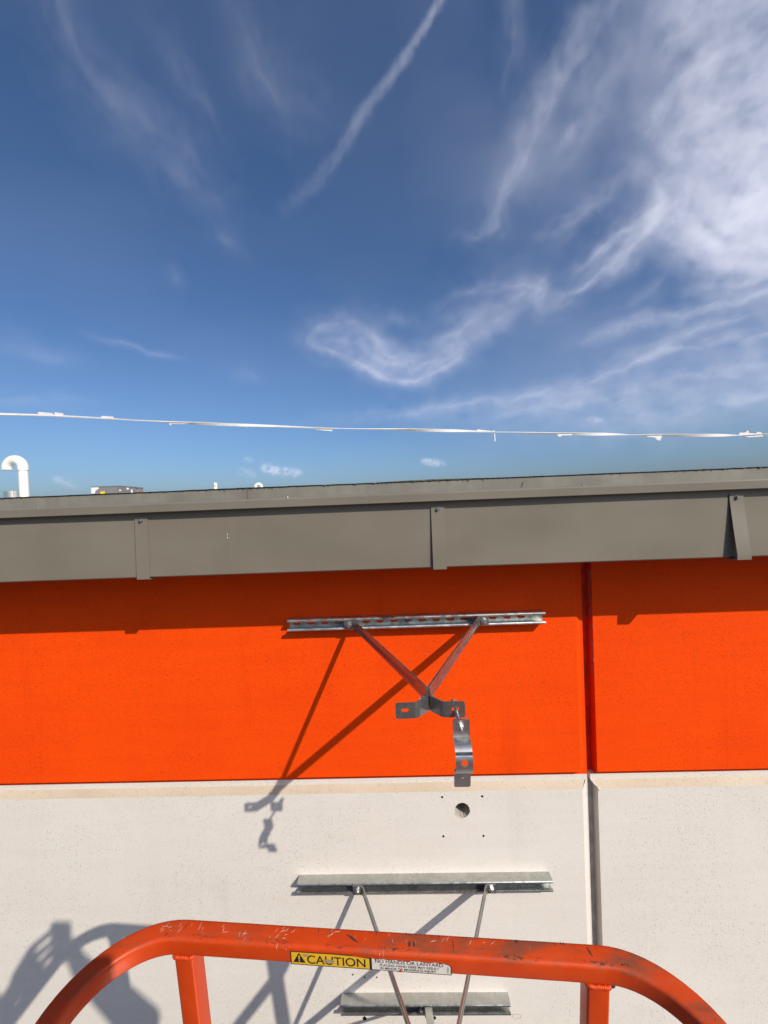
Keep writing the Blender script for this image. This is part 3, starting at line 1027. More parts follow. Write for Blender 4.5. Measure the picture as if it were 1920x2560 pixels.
# gouges and scratches that can be told apart, cut as slivers on the rail's top
def sliver(m, x, y, dx, dy, w, z=0.00035):
    L_ = math.hypot(dx, dy); nx, ny = -dy/L_*w/2, dx/L_*w/2
    m.add([(x, y, z), (x+dx*.4+nx, y+dy*.4+ny, z), (x+dx, y+dy, z), (x+dx*.6-nx, y+dy*.6-ny, z)], [(0, 1, 2, 3)])


m = MB(); rg = random.Random(8)
for x, y, n_, spread in ((-0.268, -0.018, 5, 0.006), (-0.215, -0.017, 7, 0.016), (-0.205, -0.010, 5, 0.014), (-0.395, -0.020, 7, 0.008), (-0.375, -0.018, 2, 0.004), (-0.33, -0.016, 4, 0.03), (-0.13, -0.012, 4, 0.012), (0.03, -0.016, 3, 0.02), (0.1, -0.014, 3, 0.02)):
    for _ in range(n_):
        an = rg.uniform(0.7, 1.4) if rg.random() < .75 else rg.uniform(0, .5)
        L_ = rg.uniform(.004, .014)
        sliver(m, x+rg.uniform(-spread, spread), y+rg.uniform(-.006, .005), L_*math.cos(an), L_*math.sin(an)*.8, rg.uniform(.0006, .0016))
m.build('scratches', M['railscratch'], bk)['kind'] = 'stuff'
m = MB()
sliver(m, -0.104, -0.010, 0.022, -0.011, 0.0040)
sliver(m, -0.006, -0.013, 0.001, -0.010, 0.0040); sliver(m, 0.001, -0.014, 0.001, -0.008, 0.003)
sliver(m, -0.361, -0.004, -0.004, -0.017, 0.0016)
sliver(m, 0.060, -0.006, 0.0005, -0.020, 0.0011)
sliver(m, 0.255, -0.006, 0.006, -0.014, 0.003)
for i in range(34):
    x = rg.choice((-0.07, 0.0, 0.035, 0.09, 0.16, 0.21))+rg.gauss(0, 0.018)
    sliver(m, x, -0.0268+rg.uniform(-.0012, .0015), rg.uniform(.002, .014), rg.uniform(-.0008, .0008), rg.uniform(.0006, .0018), 0.0002-0.0010*1)
for i in range(16):
    x = rg.uniform(-0.2, 0.26)
    sliver(m, x, -0.0010-rg.random()*.003, rg.uniform(-.001, .001), -rg.uniform(.003, .008), rg.uniform(.0006, .0014), 0.0002)
m.build('gouges', M['dark'], bk)['kind'] = 'stuff'

# caution label on the rail's inner face
fy = -TS-0.0006


def lab(a, b, d=0.0):
    return (a, fy-d, b)


lbl = MB()
x0, x1, z0, z1 = -0.1868, 0.0562, -0.0302, -0.0068
lbl.plate(rrect(x0, z0, x1, z1, 0.0008, 2), [], lab, 0.0)
label_o = lbl.build('warning_label', M['black'], bk)
m = MB(); m.plate([(x0+0.0016, z0+0.0016), (-0.0655, z0+0.0016), (-0.0655, z1-0.0042), (-0.078, z1-0.0034), (-0.086, z1-0.0020), (-0.12, z1-0.0012), (x0+0.0016, z1-0.0014)], [], lambda a, b, d: lab(a, b, 0.00015))
m.build('yellow_field', M['yellow'], label_o)
rg = random.Random(12)
tornl = [(-0.0618, z0+0.0014), (0.0547, z0+0.0014), (0.0547, z1-0.0090), (0.0520, z1-0.0068), (0.0470, z1-0.0052)]
x = 0.044
while x > -0.058:
    tornl.append((x, z1-0.0030-rg.random()*0.0022-(0.0022 if -0.012 < x < -0.006 else 0)))
    x -= rg.uniform(0.003, 0.008)
tornl.append((-0.0618, z1-0.0028))
m = MB(); m.plate(tornl, [], lambda a, b, d: lab(a, b, 0.00015)); m.build('white_field', M['offwhite'], label_o)
# flakes of enamel showing where the label has torn
m = MB()
m.plate([(-0.1, z1+0.0004), (0.0575, z1+0.0004), (0.0575, z1-0.0086), (0.0522, z1-0.0060), (0.0470, z1-0.0044)]+[(a, b+0.0008) for a, b in tornl[5:-1]]+[(-0.0640, z1-0.0020), (-0.078, z1-0.0028), (-0.086, z1-0.0014)], [], lambda a, b, d: lab(a, b, 0.00022))
m.plate([(-0.0225, z0-0.0004), (-0.0165, z0-0.0004), (-0.0180, z0+0.0030), (-0.0195, z0+0.0046), (-0.0210, z0+0.0026)], [], lambda a, b, d: lab(a, b, 0.0003))
m.build('torn_edge', M['rail'], label_o)
m = MB()
tx, tz = -0.1732, -0.0185
m.plate([(tx-0.0095, tz-0.0072), (tx+0.0095, tz-0.0072), (tx+0.0006, tz+0.0090), (tx-0.0006, tz+0.0090)], [], lambda a, b, d: lab(a, b, 0.0003))
m.build('alert_triangle', M['black'], label_o)
m = MB()
m.plate([(tx-0.0009, tz-0.0022), (tx+0.0009, tz-0.0022), (tx+0.0015, tz+0.0052), (tx-0.0015, tz+0.0052)], [], lambda a, b, d: lab(a, b, 0.00042))
m.plate(circ(tx, tz-0.0046, 0.0012, 10), [], lambda a, b, d: lab(a, b, 0.00042))
m.build('exclamation_mark', M['yellow'], label_o)


def text(body, name, x, z, size, width, mat, parent, rot=0.0, off=0.0003, bold=0.0):
    cu = bpy.data.curves.new(name, 'FONT')
    cu.body = body; cu.size = size; cu.offset = bold
    to = bpy.data.objects.new(name, cu); COL.objects.link(to)
    dg = bpy.context.evaluated_depsgraph_get(); dg.update()
    me = bpy.data.meshes.new_from_object(to.evaluated_get(dg))
    bpy.data.objects.remove(to); bpy.data.curves.remove(cu)
    co = np.zeros(len(me.vertices)*3); me.vertices.foreach_get('co', co); co = co.reshape(-1, 3)
    co[:, 0] -= co[:, 0].min(); sc_ = width/co[:, 0].max()
    a, b = co[:, 0]*sc_, co[:, 1]
    if rot:
        a, b = -b, a
    out = np.stack([x+a, np.full(len(co), fy-off), z+b], 1)
    me.vertices.foreach_set('co', out.ravel()); me.update()
    me.materials.clear(); me.materials.append(M[mat])
    o = bpy.data.objects.new(name, me); COL.objects.link(o); o.parent = parent
    return o


text('CAUTION', 'lettering', -0.1610, -0.0262, 0.0205, 0.0895, 'black', label_o, bold=0.0002)
text('NO HANDS OR LANYARD', 'lettering', -0.0570, -0.0168, 0.0086, 0.1010, 'black', label_o, bold=0.0001)
text('PLACING HAND HERE MAY RESULT', 'lettering', -0.0500, -0.0222, 0.0054, 0.0880, 'black', label_o, bold=0.0001)
text('IN MINOR OR MODERATE INJURY', 'lettering', -0.0495, -0.0275, 0.0054, 0.0835, 'black', label_o, bold=0.0001)
text('1702868', 'lettering', 0.0520, -0.0275, 0.0034, 0.0110, 'black', label_o, rot=1)
rg = random.Random(4)
for cx_, cz_, w_, h_ in ((-0.128, -0.0190, 0.013, 0.0028), (-0.1245, -0.0228, 0.009, 0.0016), (-0.1625, -0.0125, 0.006, 0.0032)):
    m = MB()
    m.plate([(cx_+w_*math.cos(t)*rg.uniform(.6, 1), cz_+h_*math.sin(t)*rg.uniform(.5, 1)) for t in [2*math.pi*i/13 for i in range(13)]], [], lambda a, b, d: lab(a, b, 0.00045))
    m.build('scuffed_patch', M['worn'], label_o)

# ------------------------------------------------------------------ things on the roof
RZ = 0.066


def goose(name, X, Y, rp, rb, zc, label, top_group=None):
    e = empty(name, (X, Y, RZ)); tag(e, label, 'vent pipe')
    zc -= RZ
    m = MB(); m.cyl((0, 0, -0.01), (0, 0, zc+0.01), rp, n=28); m.build('pipe', M['pvc'], e, 40)
    m = MB()
    prof = [(rp*1.13*math.cos(2*math.pi*i/24), rp*1.13*math.sin(2*math.pi*i/24)) for i in range(24)]
    pth = [(0, 0, zc-0.05*rp/0.084), (0, 0, zc)]+[(-rb+rb*math.cos(R(a)), 0, zc+rb*math.sin(R(a))) for a in range(10, 171, 10)]+[(-2*rb, 0, zc), (-2*rb, 0, zc-0.03*rp/0.084)]
    m.sweep(pth, prof, up=(0, 1, 0), cap=False)
    m.build('return_bend', M['pvc'], e, 50)
    m = MB(); m.cyl((0, 0, -0.005), (0, 0, 0.09), rp*2.2, rp*1.1, 24); m.build('flashing_boot', M['roof'], e, 40)
    return e


goose('vent_pipe', -7.50, 6.94, 0.084, 0.165, 1.02, 'tall white plastic gooseneck vent pipe at the far left of the roof')
goose('vent_pipe', -5.02, 14.44, 0.055, 0.115, 0.82, 'small distant white gooseneck vent pipe just showing above the roof edge')
e = empty('vent_pipe', (-5.92, 12.44, RZ)); tag(e, 'short straight white vent pipe between the rooftop unit and small gooseneck', 'vent pipe')
m = MB(); m.cyl((0, 0, -0.01), (0, 0, 0.83), 0.060, n=24); m.ball((0, 0, 0.83), 0.060, 24, 8, (1, 1, .55)); m.build('pipe', M['pvc'], e, 50)
m = MB(); m.ball((0.017, -0.056, 0.745), 0.020, 8, 6, (1, .5, .8)); m.ball((-0.030, -0.052, 0.760), 0.022, 8, 6, (1, .5, .8)); m.build('vent_hole', M['dark'], e)
e = empty('flue_cap', (-8.64, 7.94, RZ)); tag(e, 'bright metal flue drum behind the tall gooseneck vent pipe', 'flue')
m = MB(); m.cyl((0, 0, -0.01), (0, 0, 0.50), 0.150, n=36); m.build('stack', M['chrome'], e, 40)
m = MB()
for z in (0.27, 0.50):
    m.cyl((0, 0, z), (0, 0, z+0.055), 0.176, n=36)
m.cyl((0, 0, 0.325), (0, 0, 0.50), 0.168, n=36)
m.build('cap_band', M['chrome'], e, 40)
# rooftop unit
e = empty('rooftop_unit', (-13.76, 18.44, RZ)); tag(e, 'grey rooftop air conditioning cabinet with yellow sticker beyond the roof edge', 'air conditioner')
hx, hz = 0.63, 1.278
m = MB(); m.box((-hx, 0, 0.0), (hx, 1.45, hz)); m.build('cabinet', M['unit'], e)
m = MB(); m.box((-hx-0.02, -0.02, hz), (hx+0.02, 1.47, hz+0.03)); m.build('lid', M['unit'], e)
m = MB(); m.box((-0.20, 1.47, 0.0), (hx-0.03, 2.0, hz-0.06)); m.build('coil', M['brass'], e)
m = MB(); m.box((hx-0.08, 2.0, 0), (hx, 2.08, hz)); m.build('corner_post', M['unit'], e)
m = MB(); m.box((-0.22, 1.47, hz-0.03), (hx, 2.08, hz+0.02)); m.build('coil_hood', M['unit'], e)
m = MB(); m.plate([(-0.20, 0.885), (0.02, 0.885), (0.02, 1.065), (-0.20, 1.065)], [], lambda a, b, d: (a, -0.004, b)); m.build('sticker', M['stickery'], e)
m = MB(); m.plate([(-hx, 0.98), (-hx+0.16, 0.98), (-hx+0.20, 1.10), (-hx+0.30, 1.17), (-hx+0.36, 1.19), (-hx+0.36, hz-0.01), (-hx, hz-0.01)], [], lambda a, b, d: (a, -0.005, b)); m.build('film', M['whitefilm'], e)
for y0_, y1_, z0_, z1_ in ((0.68, 0.86, 1.14, 1.24), (1.02, 1.16, 0.96, 1.16), (0.98, 1.28, 0.90, 0.96), (0.10, 0.28, 1.06, 1.12)):
    m = MB(); m.plate([(y0_, z0_), (y1_, z0_), (y1_, z1_), (y0_, z1_)], [], lambda a, b, d: (hx+0.004, a, b)); m.build('notice', M['whitefilm'], e)
m = MB(); m.box((hx, 0.08, 0.86), (hx+0.01, 0.95, 0.875)); m.build('panel_seam', M['dark'], e)

# warning line across the roof: twisted tape with torn pennants
wlne = empty('warning_line', (-3.0, 1.66, RZ)); tag(wlne, 'twisted white plastic tape line with torn flags stretched above the roof', 'warning line')
A = Vector((-3.0, 1.66)); B = Vector((5.49, 4.98))
key = [(-4.6, 0.835), (-3.0, 0.802), (-2.70, 0.802), (-2.336, 0.791), (-1.91, 0.772), (-1.38, 0.762), (-0.67, 0.753), (-0.33, 0.753), (0.227, 0.755), (1.128, 0.753), (1.95, 0.750), (3.525, 0.760), (4.53, 0.776), (5.33, 0.794), (7.5, 0.86)]


def rope_z(x):
    for (xa, za), (xb, zb) in zip(key[:-1], key[1:]):
        if x <= xb:
            return za+(zb-za)*(x-xa)/(xb-xa)
    return key[-1][1]


def rope_p(x):
    f = (x-A.x)/(B.x-A.x)
    return Vector((x, A.y+(B.y-A.y)*f, rope_z(x)))


O = Vector((-3.0, 1.66, RZ))
m = MB(); rg = random.Random(17)
prevq = None
x = -4.6
ang = 0.6
while x < 7.5:
    p = rope_p(x)-O
    d = Vector(((B-A).x, (B-A).y, 0)).normalized()
    sd_ = Vector((-d.y, d.x, 0))
    w = 0.0105+0.0014*max(0, x+3)
    a_, b_ = math.cos(ang), math.sin(ang)
    off = (sd_*b_+Vector((0, 0, 1))*a_)*w
    lo_q = (sd_*(-a_)+Vector((0, 0, 1))*b_)*0.0035
    q = [p+off+lo_q, p-off+lo_q, p-off-lo_q, p+off-lo_q]
    if prevq:
        for j in range(4):
            m.quad(prevq[j], prevq[(j+1) % 4], q[(j+1) % 4], q[j])
    prevq = q
    ang += 0.085+0.05*math.sin(x*3.0)
    x += 0.05
m.build('tape', M['tape'], wlne, 60)


def flag(x, pts, sag=0.0):
    """torn scrap that hangs from or clings to the line, thin but real"""
    p = rope_p(x)-O
    d = Vector(((B-A).x, (B-A).y, 0)).normalized()
    n_ = Vector((-d.y, d.x, 0))
    k = math.hypot(x, rope_p(x).y+1.56)/1300.0     # scraps were laid out in thousandths of their distance
    m = MB()
    m.extr([(a*k, b*k) for a, b in pts], lambda a, b, t_: tuple(p+d*a+Vector((0, 0, 1))*b+n_*t_), -0.002, 0.002)
    return m.build('torn_flag', M['tape'], wlne)


flag(-2.705, [(-24, 2), (-22, 8), (6, 6), (6, 3), (10, 3), (10, 8), (27, 6), (28, 1), (0, -2)])
flag(-2.336, [(-15, 0), (-14, 6), (12, 5), (13, 1), (30, -2), (0, -3)])
flag(-1.91, [(-8, 1), (-2, -3), (0, -9), (5, -4), (30, -4), (44, -3), (44, 0)])
flag(-1.33, [(-5, 1), (0, -6), (6, -4), (46, -5), (48, -1)])
flag(-0.669, [(-30, 0), (-28, -5), (6, -8), (24, -9), (26, -3), (28, 1)])
flag(1.0, [(-30, 1), (-26, 6), (0, 4), (26, 2), (30, 5), (34, 0), (0, -2)])
flag(1.11, [(-2, 1), (2, 1), (1.6, -12), (2.8, -26), (-0.6, -29), (-1.4, -12)])
flag(1.95, [(-10, 0), (-9, -5), (-2, -9), (8, -5), (40, -4), (44, 0)])
flag(3.4, [(-44, 0), (-30, -5), (-6, -6), (0, -12), (12, -14), (18, -3), (22, 0)])
flag(5.1, [(-36, -1), (-32, 5), (-10, 6), (-8, 10), (-2, 10), (0, 5), (24, 4), (30, 8), (44, 7), (50, -2), (0, -5)])
for xx, lb_ in ((-4.6, 'left'), (7.5, 'right')):
    p = rope_p(xx)
    e = empty('stanchion', (p.x, p.y, RZ)); tag(e, 'weighted stanchion that holds the %s end of the warning line' % lb_, 'stanchion', 'stanchions of the warning line')
    m = MB(); m.cyl((0, 0, 0.03), (0, 0, p.z-RZ+0.04), 0.02, n=14); m.build('pole', M['galv'], e, 40)
    m = MB(); m.cyl((0, 0, 0.0), (0, 0, 0.05), 0.22, 0.16, 24); m.build('base', M['rubber'], e, 40)

# ------------------------------------------------------------------ the photographer, whose shadow falls on the wall
ph = MB(); ph.plate(rrect(-0.030, -0.132, 0.045, 0.020, 0.010, 4), [], lambda a, b, d: (a, -1.5762+d, b), 0.0085)
po = ph.build('phone', M['phone']); po.location = (0, 0, 0)
tag(po, 'phone held up to take the picture, seen only by its shadow', 'phone')


def limb(m, pts, n=12):
    for (a, ra), (b, rb) in zip(pts[:-1], pts[1:]):
        m.cyl(a, b, ra, rb, n)
    for a, ra in pts:
        m.ball(a, ra, 12, 8)


def body_part(name, fill, mat, parent, vox):
    m = MB(); fill(m)
    o = m.build(name, M[mat], None)
    md = o.modifiers.new('r', 'REMESH'); md.mode = 'VOXEL'; md.voxel_size = vox
    md2 = o.modifiers.new('s', 'SMOOTH'); md2.factor = 0.5; md2.iterations = 4
    dg = bpy.context.evaluated_depsgraph_get(); dg.update()
    me = bpy.data.meshes.new_from_object(o.evaluated_get(dg))
    o.modifiers.clear(); o.data = me
    me.polygons.foreach_set('use_smooth', [True]*len(me.polygons))
    o.parent = parent
    return o


per = empty('person', (0, -2.02, -1.79))
tag(per, 'person standing in the basket holding up a phone, seen only by their shadow', 'person')
OF = Vector((0, -2.02, -1.79))


def W(x, y, z):
    return Vector((x, y, z))-OF


def fill_skin(m):
    # head with brow, nose, jaw and ears; neck; both hands
    m.ball(W(0.0, -1.965, 0.0), 0.098, 16, 12, (0.78, 0.98, 1.12))
    m.ball(W(0.0, -1.905, -0.055), 0.060, 12, 8, (0.85, 0.75, 0.9))
    m.ball(W(0.0, -1.868, -0.018), 0.017, 8, 6, (0.8, 1.1, 1.3))
    for sx in (-1, 1):
        m.ball(W(sx*0.080, -1.965, -0.012), 0.026, 8, 6, (0.45, 0.8, 1.25))
    limb(m, [(W(0, -1.985, -0.06), 0.056), (W(0, -2.00, -0.19), 0.060)])
    # left hand: palm behind and below, digits fanned to the phone's edge
    limb(m, [(W(-0.165, -1.770, -0.270), 0.036), (W(-0.118, -1.705, -0.185), 0.037)])
    limb(m, [(W(-0.118, -1.705, -0.185), 0.037), (W(-0.095, -1.670, -0.125), 0.024)])
    limb(m, [(W(-0.112, -1.690, -0.165), 0.034), (W(-0.080, -1.650, -0.150), 0.027)])
    for kn, md_, tp in (((-0.108, -1.655, -0.105), (-0.082, -1.605, -0.048), (-0.036, -1.568, -0.022)),
                        ((-0.098, -1.650, -0.120), (-0.068, -1.600, -0.080), (-0.032, -1.565, -0.062)),
                        ((-0.086, -1.645, -0.140), (-0.056, -1.600, -0.112), (-0.026, -1.566, -0.098)),
                        ((-0.076, -1.645, -0.158), (-0.046, -1.602, -0.142), (-0.016, -1.570, -0.128))):
        limb(m, [(W(-0.105, -1.680, -0.150), 0.016), (W(*kn), 0.0150), (W(*md_), 0.0125), (W(*tp), 0.0105)], 10)
    limb(m, [(W(-0.100, -1.690, -0.150), 0.015), (W(-0.060, -1.655, -0.115), 0.0125), (W(-0.020, -1.592, -0.075), 0.0105)], 10)
    # right hand closed on the other lower corner
    limb(m, [(W(0.165, -1.615, -0.160), 0.030), (W(0.105, -1.602, -0.125), 0.033)])
    limb(m, [(W(0.105, -1.602, -0.125), 0.033), (W(0.070, -1.594, -0.085), 0.024)])
    for j, z in enumerate((-0.055, -0.078, -0.101, -0.122)):
        limb(m, [(W(0.085, -1.590, -0.095-0.012*j), 0.013), (W(0.068, -1.566, z), 0.0105), (W(0.036, -1.5645, z-0.004), 0.0085), (W(0.018, -1.5665, z-0.006), 0.0078)], 10)
    limb(m, [(W(0.095, -1.610, -0.110), 0.015), (W(0.062, -1.602, -0.070), 0.0125), (W(0.030, -1.592, -0.055), 0.0105)], 10)


body_part('skin', fill_skin, 'skin', per, 0.0055)


def fill_shirt(m):
    limb(m, [(W(0, -2.00, -0.17), 0.075), (W(0, -2.02, -0.27), 0.115)])
    for sx in (-1, 1):
        limb(m, [(W(sx*0.06, -2.01, -0.26), 0.105), (W(sx*0.175, -2.01, -0.275), 0.072)])
        limb(m, [(W(sx*0.085, -2.02, -0.32), 0.115), (W(sx*0.075, -2.03, -0.60), 0.105), (W(sx*0.085, -2.03, -0.84), 0.105)])
    # left sleeve: shoulder, elbow, wrist
    limb(m, [(W(-0.185, -2.01, -0.285), 0.068), (W(-0.262, -1.880, -0.440), 0.055), (W(-0.160, -1.765, -0.262), 0.041)])
    # right sleeve, elbow raised to the side
    limb(m, [(W(0.185, -2.01, -0.285), 0.070), (W(0.390, -1.680, -0.270), 0.060), (W(0.185, -1.618, -0.170), 0.048)])


body_part('shirt', fill_shirt, 'shirt', per, 0.010)


def fill_jeans(m):
    limb(m, [(W(-0.06, -2.03, -0.86), 0.115), (W(0.06, -2.03, -0.86), 0.115)])
    for sx in (-1, 1):
        limb(m, [(W(sx*0.085, -2.03, -0.90), 0.095), (W(sx*0.105, -2.01, -1.30), 0.062), (W(sx*0.115, -2.035, -1.70), 0.050)])


body_part('trousers', fill_jeans, 'jeans', per, 0.012)


def fill_hair(m):
    m.ball(W(0.0, -1.985, 0.022), 0.098, 16, 10, (0.86, 0.98, 1.02))


body_part('hair', fill_hair, 'rubber', per, 0.010)
for sx in (-1, 1):
    def fill_boot(m, sx=sx):
        m.ball(W(sx*0.115, -2.03, -1.735), 0.055, 12, 8, (0.9, 1, 1.2))
        limb(m, [(W(sx*0.115, -2.035, -1.750), 0.040), (W(sx*0.122, -1.90, -1.745), 0.036)])
    body_part('boot', fill_boot, 'rubber', per, 0.010)

# ------------------------------------------------------------------ clouds: one thin sheet of cirrus high above
def vnoise(x, y, seed):
    xi, yi = np.floor(x).astype(np.int64), np.floor(y).astype(np.int64)
    fx, fy_ = x-xi, y-yi
    fx = fx*fx*fx*(fx*(fx*6-15)+10); fy_ = fy_*fy_*fy_*(fy_*(fy_*6-15)+10)

    def h(a, b):
        n_ = (a*374761393+b*668265263+seed*974711) & 0x7fffffff
        n_ = ((n_ ^ (n_ >> 13))*1274126177) & 0x7fffffff
        n_ = (n_ ^ (n_ >> 16)) & 0xffff
        return n_/65535.0
    return (h(xi, yi)*(1-fx)+h(xi+1, yi)*fx)*(1-fy_)+(h(xi, yi+1)*(1-fx)+h(xi+1, yi+1)*fx)*fy_


def fbm(x, y, seed, octv=5, gain=0.55):
    s, a, t = 0.0, 1.0, 0.0
    for i in range(octv):
        s = s+a*vnoise(x*2**i+17.3*i, y*2**i-9.1*i, seed+i); t += a; a *= gain
    return s/t


# streaks: (kind; points as azimuth, elevation in degrees; width; strength; fade at start; fade at end)
STREAKS = [
    ('trail', [(9.9, 49.3), (7.06, 47.58), (2.99, 45.1), (-2.06, 42.2), (-5.6, 38.96), (-9.07, 36.27), (-13.04, 33.89)], 0.56, 0.30, 1.0, 0.12),
    # hook shaped cloud in the middle
    ('c', [(-11.2, 20.9), (-8.67, 21.9), (-5.02, 22.3), (-2.04, 21.0), (0.33, 19.3), (2.74, 18.4)], 1.15, 0.30, .3, .5),
    ('c', [(-11.0, 20.3), (-8.0, 19.0), (-4.4, 18.0), (-1.01, 16.6), (3.22, 15.6), (6.88, 16.5), (8.4, 17.6)], 0.8, 0.42, .3, .5),
    ('c', [(-9.5, 20.8), (-4.5, 20.1), (0.5, 18.2), (5.0, 17.4), (8.5, 18.8)], 2.1, 0.36, .3, .5),
    ('c', [(4.5, 16.6), (8.5, 18.0), (11.0, 19.9), (14.0, 21.3), (17.5, 22.9)], 1.0, 0.24, .4, .8),
    ('c', [(3.5, 19.5), (8.5, 20.6), (12.5, 22.6), (17.0, 23.6)], 2.6, 0.26, .1, .6),
    ('c', [(5.6, 23.4), (8.5, 24.8), (12.0, 25.3), (15.86, 24.6), (18.6, 23.9)], 0.7, 0.20, .1, .9),
    ('c', [(16.0, 23.9), (18.8, 24.0), (18.6, 22.6)], 0.9, 0.24, .6, .6),
    ('c', [(-1.0, 22.9), (3.5, 22.4)], 0.9, 0.12, .3, .3),
    # swoop up to the bright bank at the right
    ('c', [(18.4, 22.2), (22.0, 22.5), (25.2, 23.6), (28.2, 25.4), (30.5, 27.2), (32.2, 29.3), (31.6, 31.2), (30.4, 32.4)], 0.85, 0.36, .5, .3),
    ('c', [(21.5, 24.0), (25.5, 26.3), (28.5, 27.9), (31.5, 28.9)], 1.0, 0.30, .1, .9),
    ('c', [(24.0, 24.0), (29.0, 26.6), (33.0, 28.6)], 1.8, 0.26, .2, .9),
    ('c', [(31.5, 28.0), (33.5, 26.6), (36.8, 24.2), (39.6, 22.2), (46.0, 21.0)], 2.0, 0.62, .3, 1),
    ('c', [(34.5, 28.5), (38.0, 26.0), (46.0, 24.0)], 3.6, 0.85, .4, 1),
    ('c', [(36.0, 23.0), (39.5, 21.0), (46.0, 20.2)], 0.9, 0.34, .3, 1),
    ('c', [(37.5, 31.0), (46.0, 28.5)], 3.6, 0.70, .5, 1),
    ('c', [(28.0, 37.0), (31.55, 34.69), (34.76, 32.39), (37.7, 29.32), (41.0, 25.0)], 1.5, 0.26, .1, .9),
    ('c', [(28.5, 36.2), (35.75, 37.2), (46.0, 36.5)], 2.8, 0.40, .1, 1),
    ('c', [(31.0, 34.2), (37.83, 33.95), (46.0, 31.8)], 2.6, 0.40, .2, 1),
    ('c', [(27.0, 41.0), (36.0, 41.0), (48.0, 39.5)], 3.2, 0.36, .05, 1),
    ('c', [(30.5, 32.5), (33.4, 30.4), (34.0, 27.8)], 1.1, 0.26, .2, .9),
    ('c', [(32.0, 45.5), (40.0, 44.0), (48.0, 43.0)], 2.6, 0.20, .1, 1),
    # low bands
    ('c', [(-14.69, 11.3), (0.62, 11.3), (7.5, 11.9), (11.0, 12.9), (14.0, 12.3), (22.93, 13.0), (28.5, 14.4), (31.0, 15.4), (36.63, 14.6), (48.17, 14.2)], 0.85, 0.27, .03, 1),
    ('c', [(20.0, 17.2), (25.0, 18.0), (29.0, 18.6), (33.34, 18.0), (38.71, 18.3), (48.6, 18.3)], 0.95, 0.32, .05, 1),
    ('c', [(22.36, 15.3), (29.27, 15.2), (33.5, 16.2), (37.67, 16.7), (48, 16.4)], 1.1, 0.24, .05, 1),
    ('c', [(0.0, 10.4), (14.81, 10.9), (25.34, 11.4), (34.22, 12.3), (48.12, 12.4)], 1.8, 0.24, .05, 1),
    ('c', [(18.0, 8.2), (30.0, 9.0), (48.0, 9.6)], 2.2, 0.22, .02, 1),
    ('c', [(27.5, 20.2), (30.0, 21.4), (31.6, 22.2)], 0.7, 0.16, .1, .3),
    ('c', [(32.0, 21.0), (37.0, 20.0), (48.0, 19.6)], 0.9, 0.26, .1, 1),
    # upper middle wisps
    ('c', [(18.9, 41.5), (18.4, 38.2), (16.6, 35.5), (14.6, 33.6), (14.2, 31.8), (12.0, 30.6), (8.5, 31.2)], 1.3, 0.17, .2, .2),
    ('c', [(31.0, 47.0), (27.02, 44.32), (24.04, 42.35), (20.8, 40.4), (18.65, 38.0), (17.0, 35.8), (15.2, 33.8)], 2.2, 0.22, .7, .3),
    ('c', [(16.44, 48.5), (16.8, 44.2), (14.8, 40.5)], 1.3, 0.10, .8, .1),
    ('c', [(17.6, 29.4), (20.5, 29.2), (23.8, 29.9), (27.0, 31.2), (29.5, 33.2)], 1.2, 0.19, .1, .5),
    ('c', [(20.6, 34.4), (23.3, 36.8), (26.0, 39.0), (28.6, 40.6)], 1.8, 0.16, .3, .4),
    ('c', [(22.0, 36.3), (22.9, 37.2)], 0.45, 0.15, .8, .8),
    # left, faint
    ('c', [(-36.8, 47.5), (-35.6, 42.9), (-34.05, 40.7), (-31.54, 39.5), (-28.37, 38.9), (-25.0, 37.6), (-22.8, 35.3), (-20.85, 33.0), (-18.6, 30.0)], 2.0, 0.085, .9, .2),
    ('c', [(-34.0, 40.0), (-28.0, 37.0), (-22.5, 34.0)], 3.0, 0.07, .5, .3),
    ('c', [(-27.2, 45.5), (-24.6, 42.4), (-21.9, 40.9), (-20.2, 39.2)], 1.5, 0.07, .3, .3),
    ('c', [(-18.8, 48.6), (-15.46, 44.14), (-12.13, 42.3), (-5.82, 42.2)], 2.2, 0.08, .5, .2),
    ('c', [(-36.5, 19.4), (-32.75, 18.73), (-30.04, 17.89), (-25.65, 17.91)], 0.4, 0.13, .1, .1),
    ('c', [(-46.67, 16.93), (-39.43, 16.34), (-34.27, 16.6)], 1.2, 0.09, 1, .1),
    ('c', [(-46.0, 10.9), (-33.19, 12.53)], 0.9, 0.08, 1, .1),
    ('c', [(-26.8, 26.6), (-25.3, 25.3)], 0.8, 0.08, .7, .5),
    ('c', [(-20.9, 30.5), (-19.2, 29.6)], 0.8, 0.07, .7, .5),
    ('c', [(-20.43, 16.9), (-16.9, 16.1)], 0.9, 0.10, .4, .4),
    # small far cumulus
    ('p', [(-16.6, 5.25), (-15.04, 4.95), (-12.9, 4.50)], 0.66, 0.95, .9, .6),
    ('p', [(3.95, 5.40), (4.93, 5.10), (6.1, 4.85)], 0.60, 0.80, .9, .6),
    ('p', [(-19.8, 4.85), (-18.3, 4.60)], 0.6, 0.34, .6, .9),
    ('p', [(-38.6, 3.95), (-37.0, 3.20)], 0.55, 0.42, .8, .6),
    ('p', [(-18.96, 6.46), (-18.4, 6.34)], 0.42, 0.30, .9, .9),
    ('p', [(24.07, 9.06), (25.05, 8.83)], 0.5, 0.24, .9, .9),
]


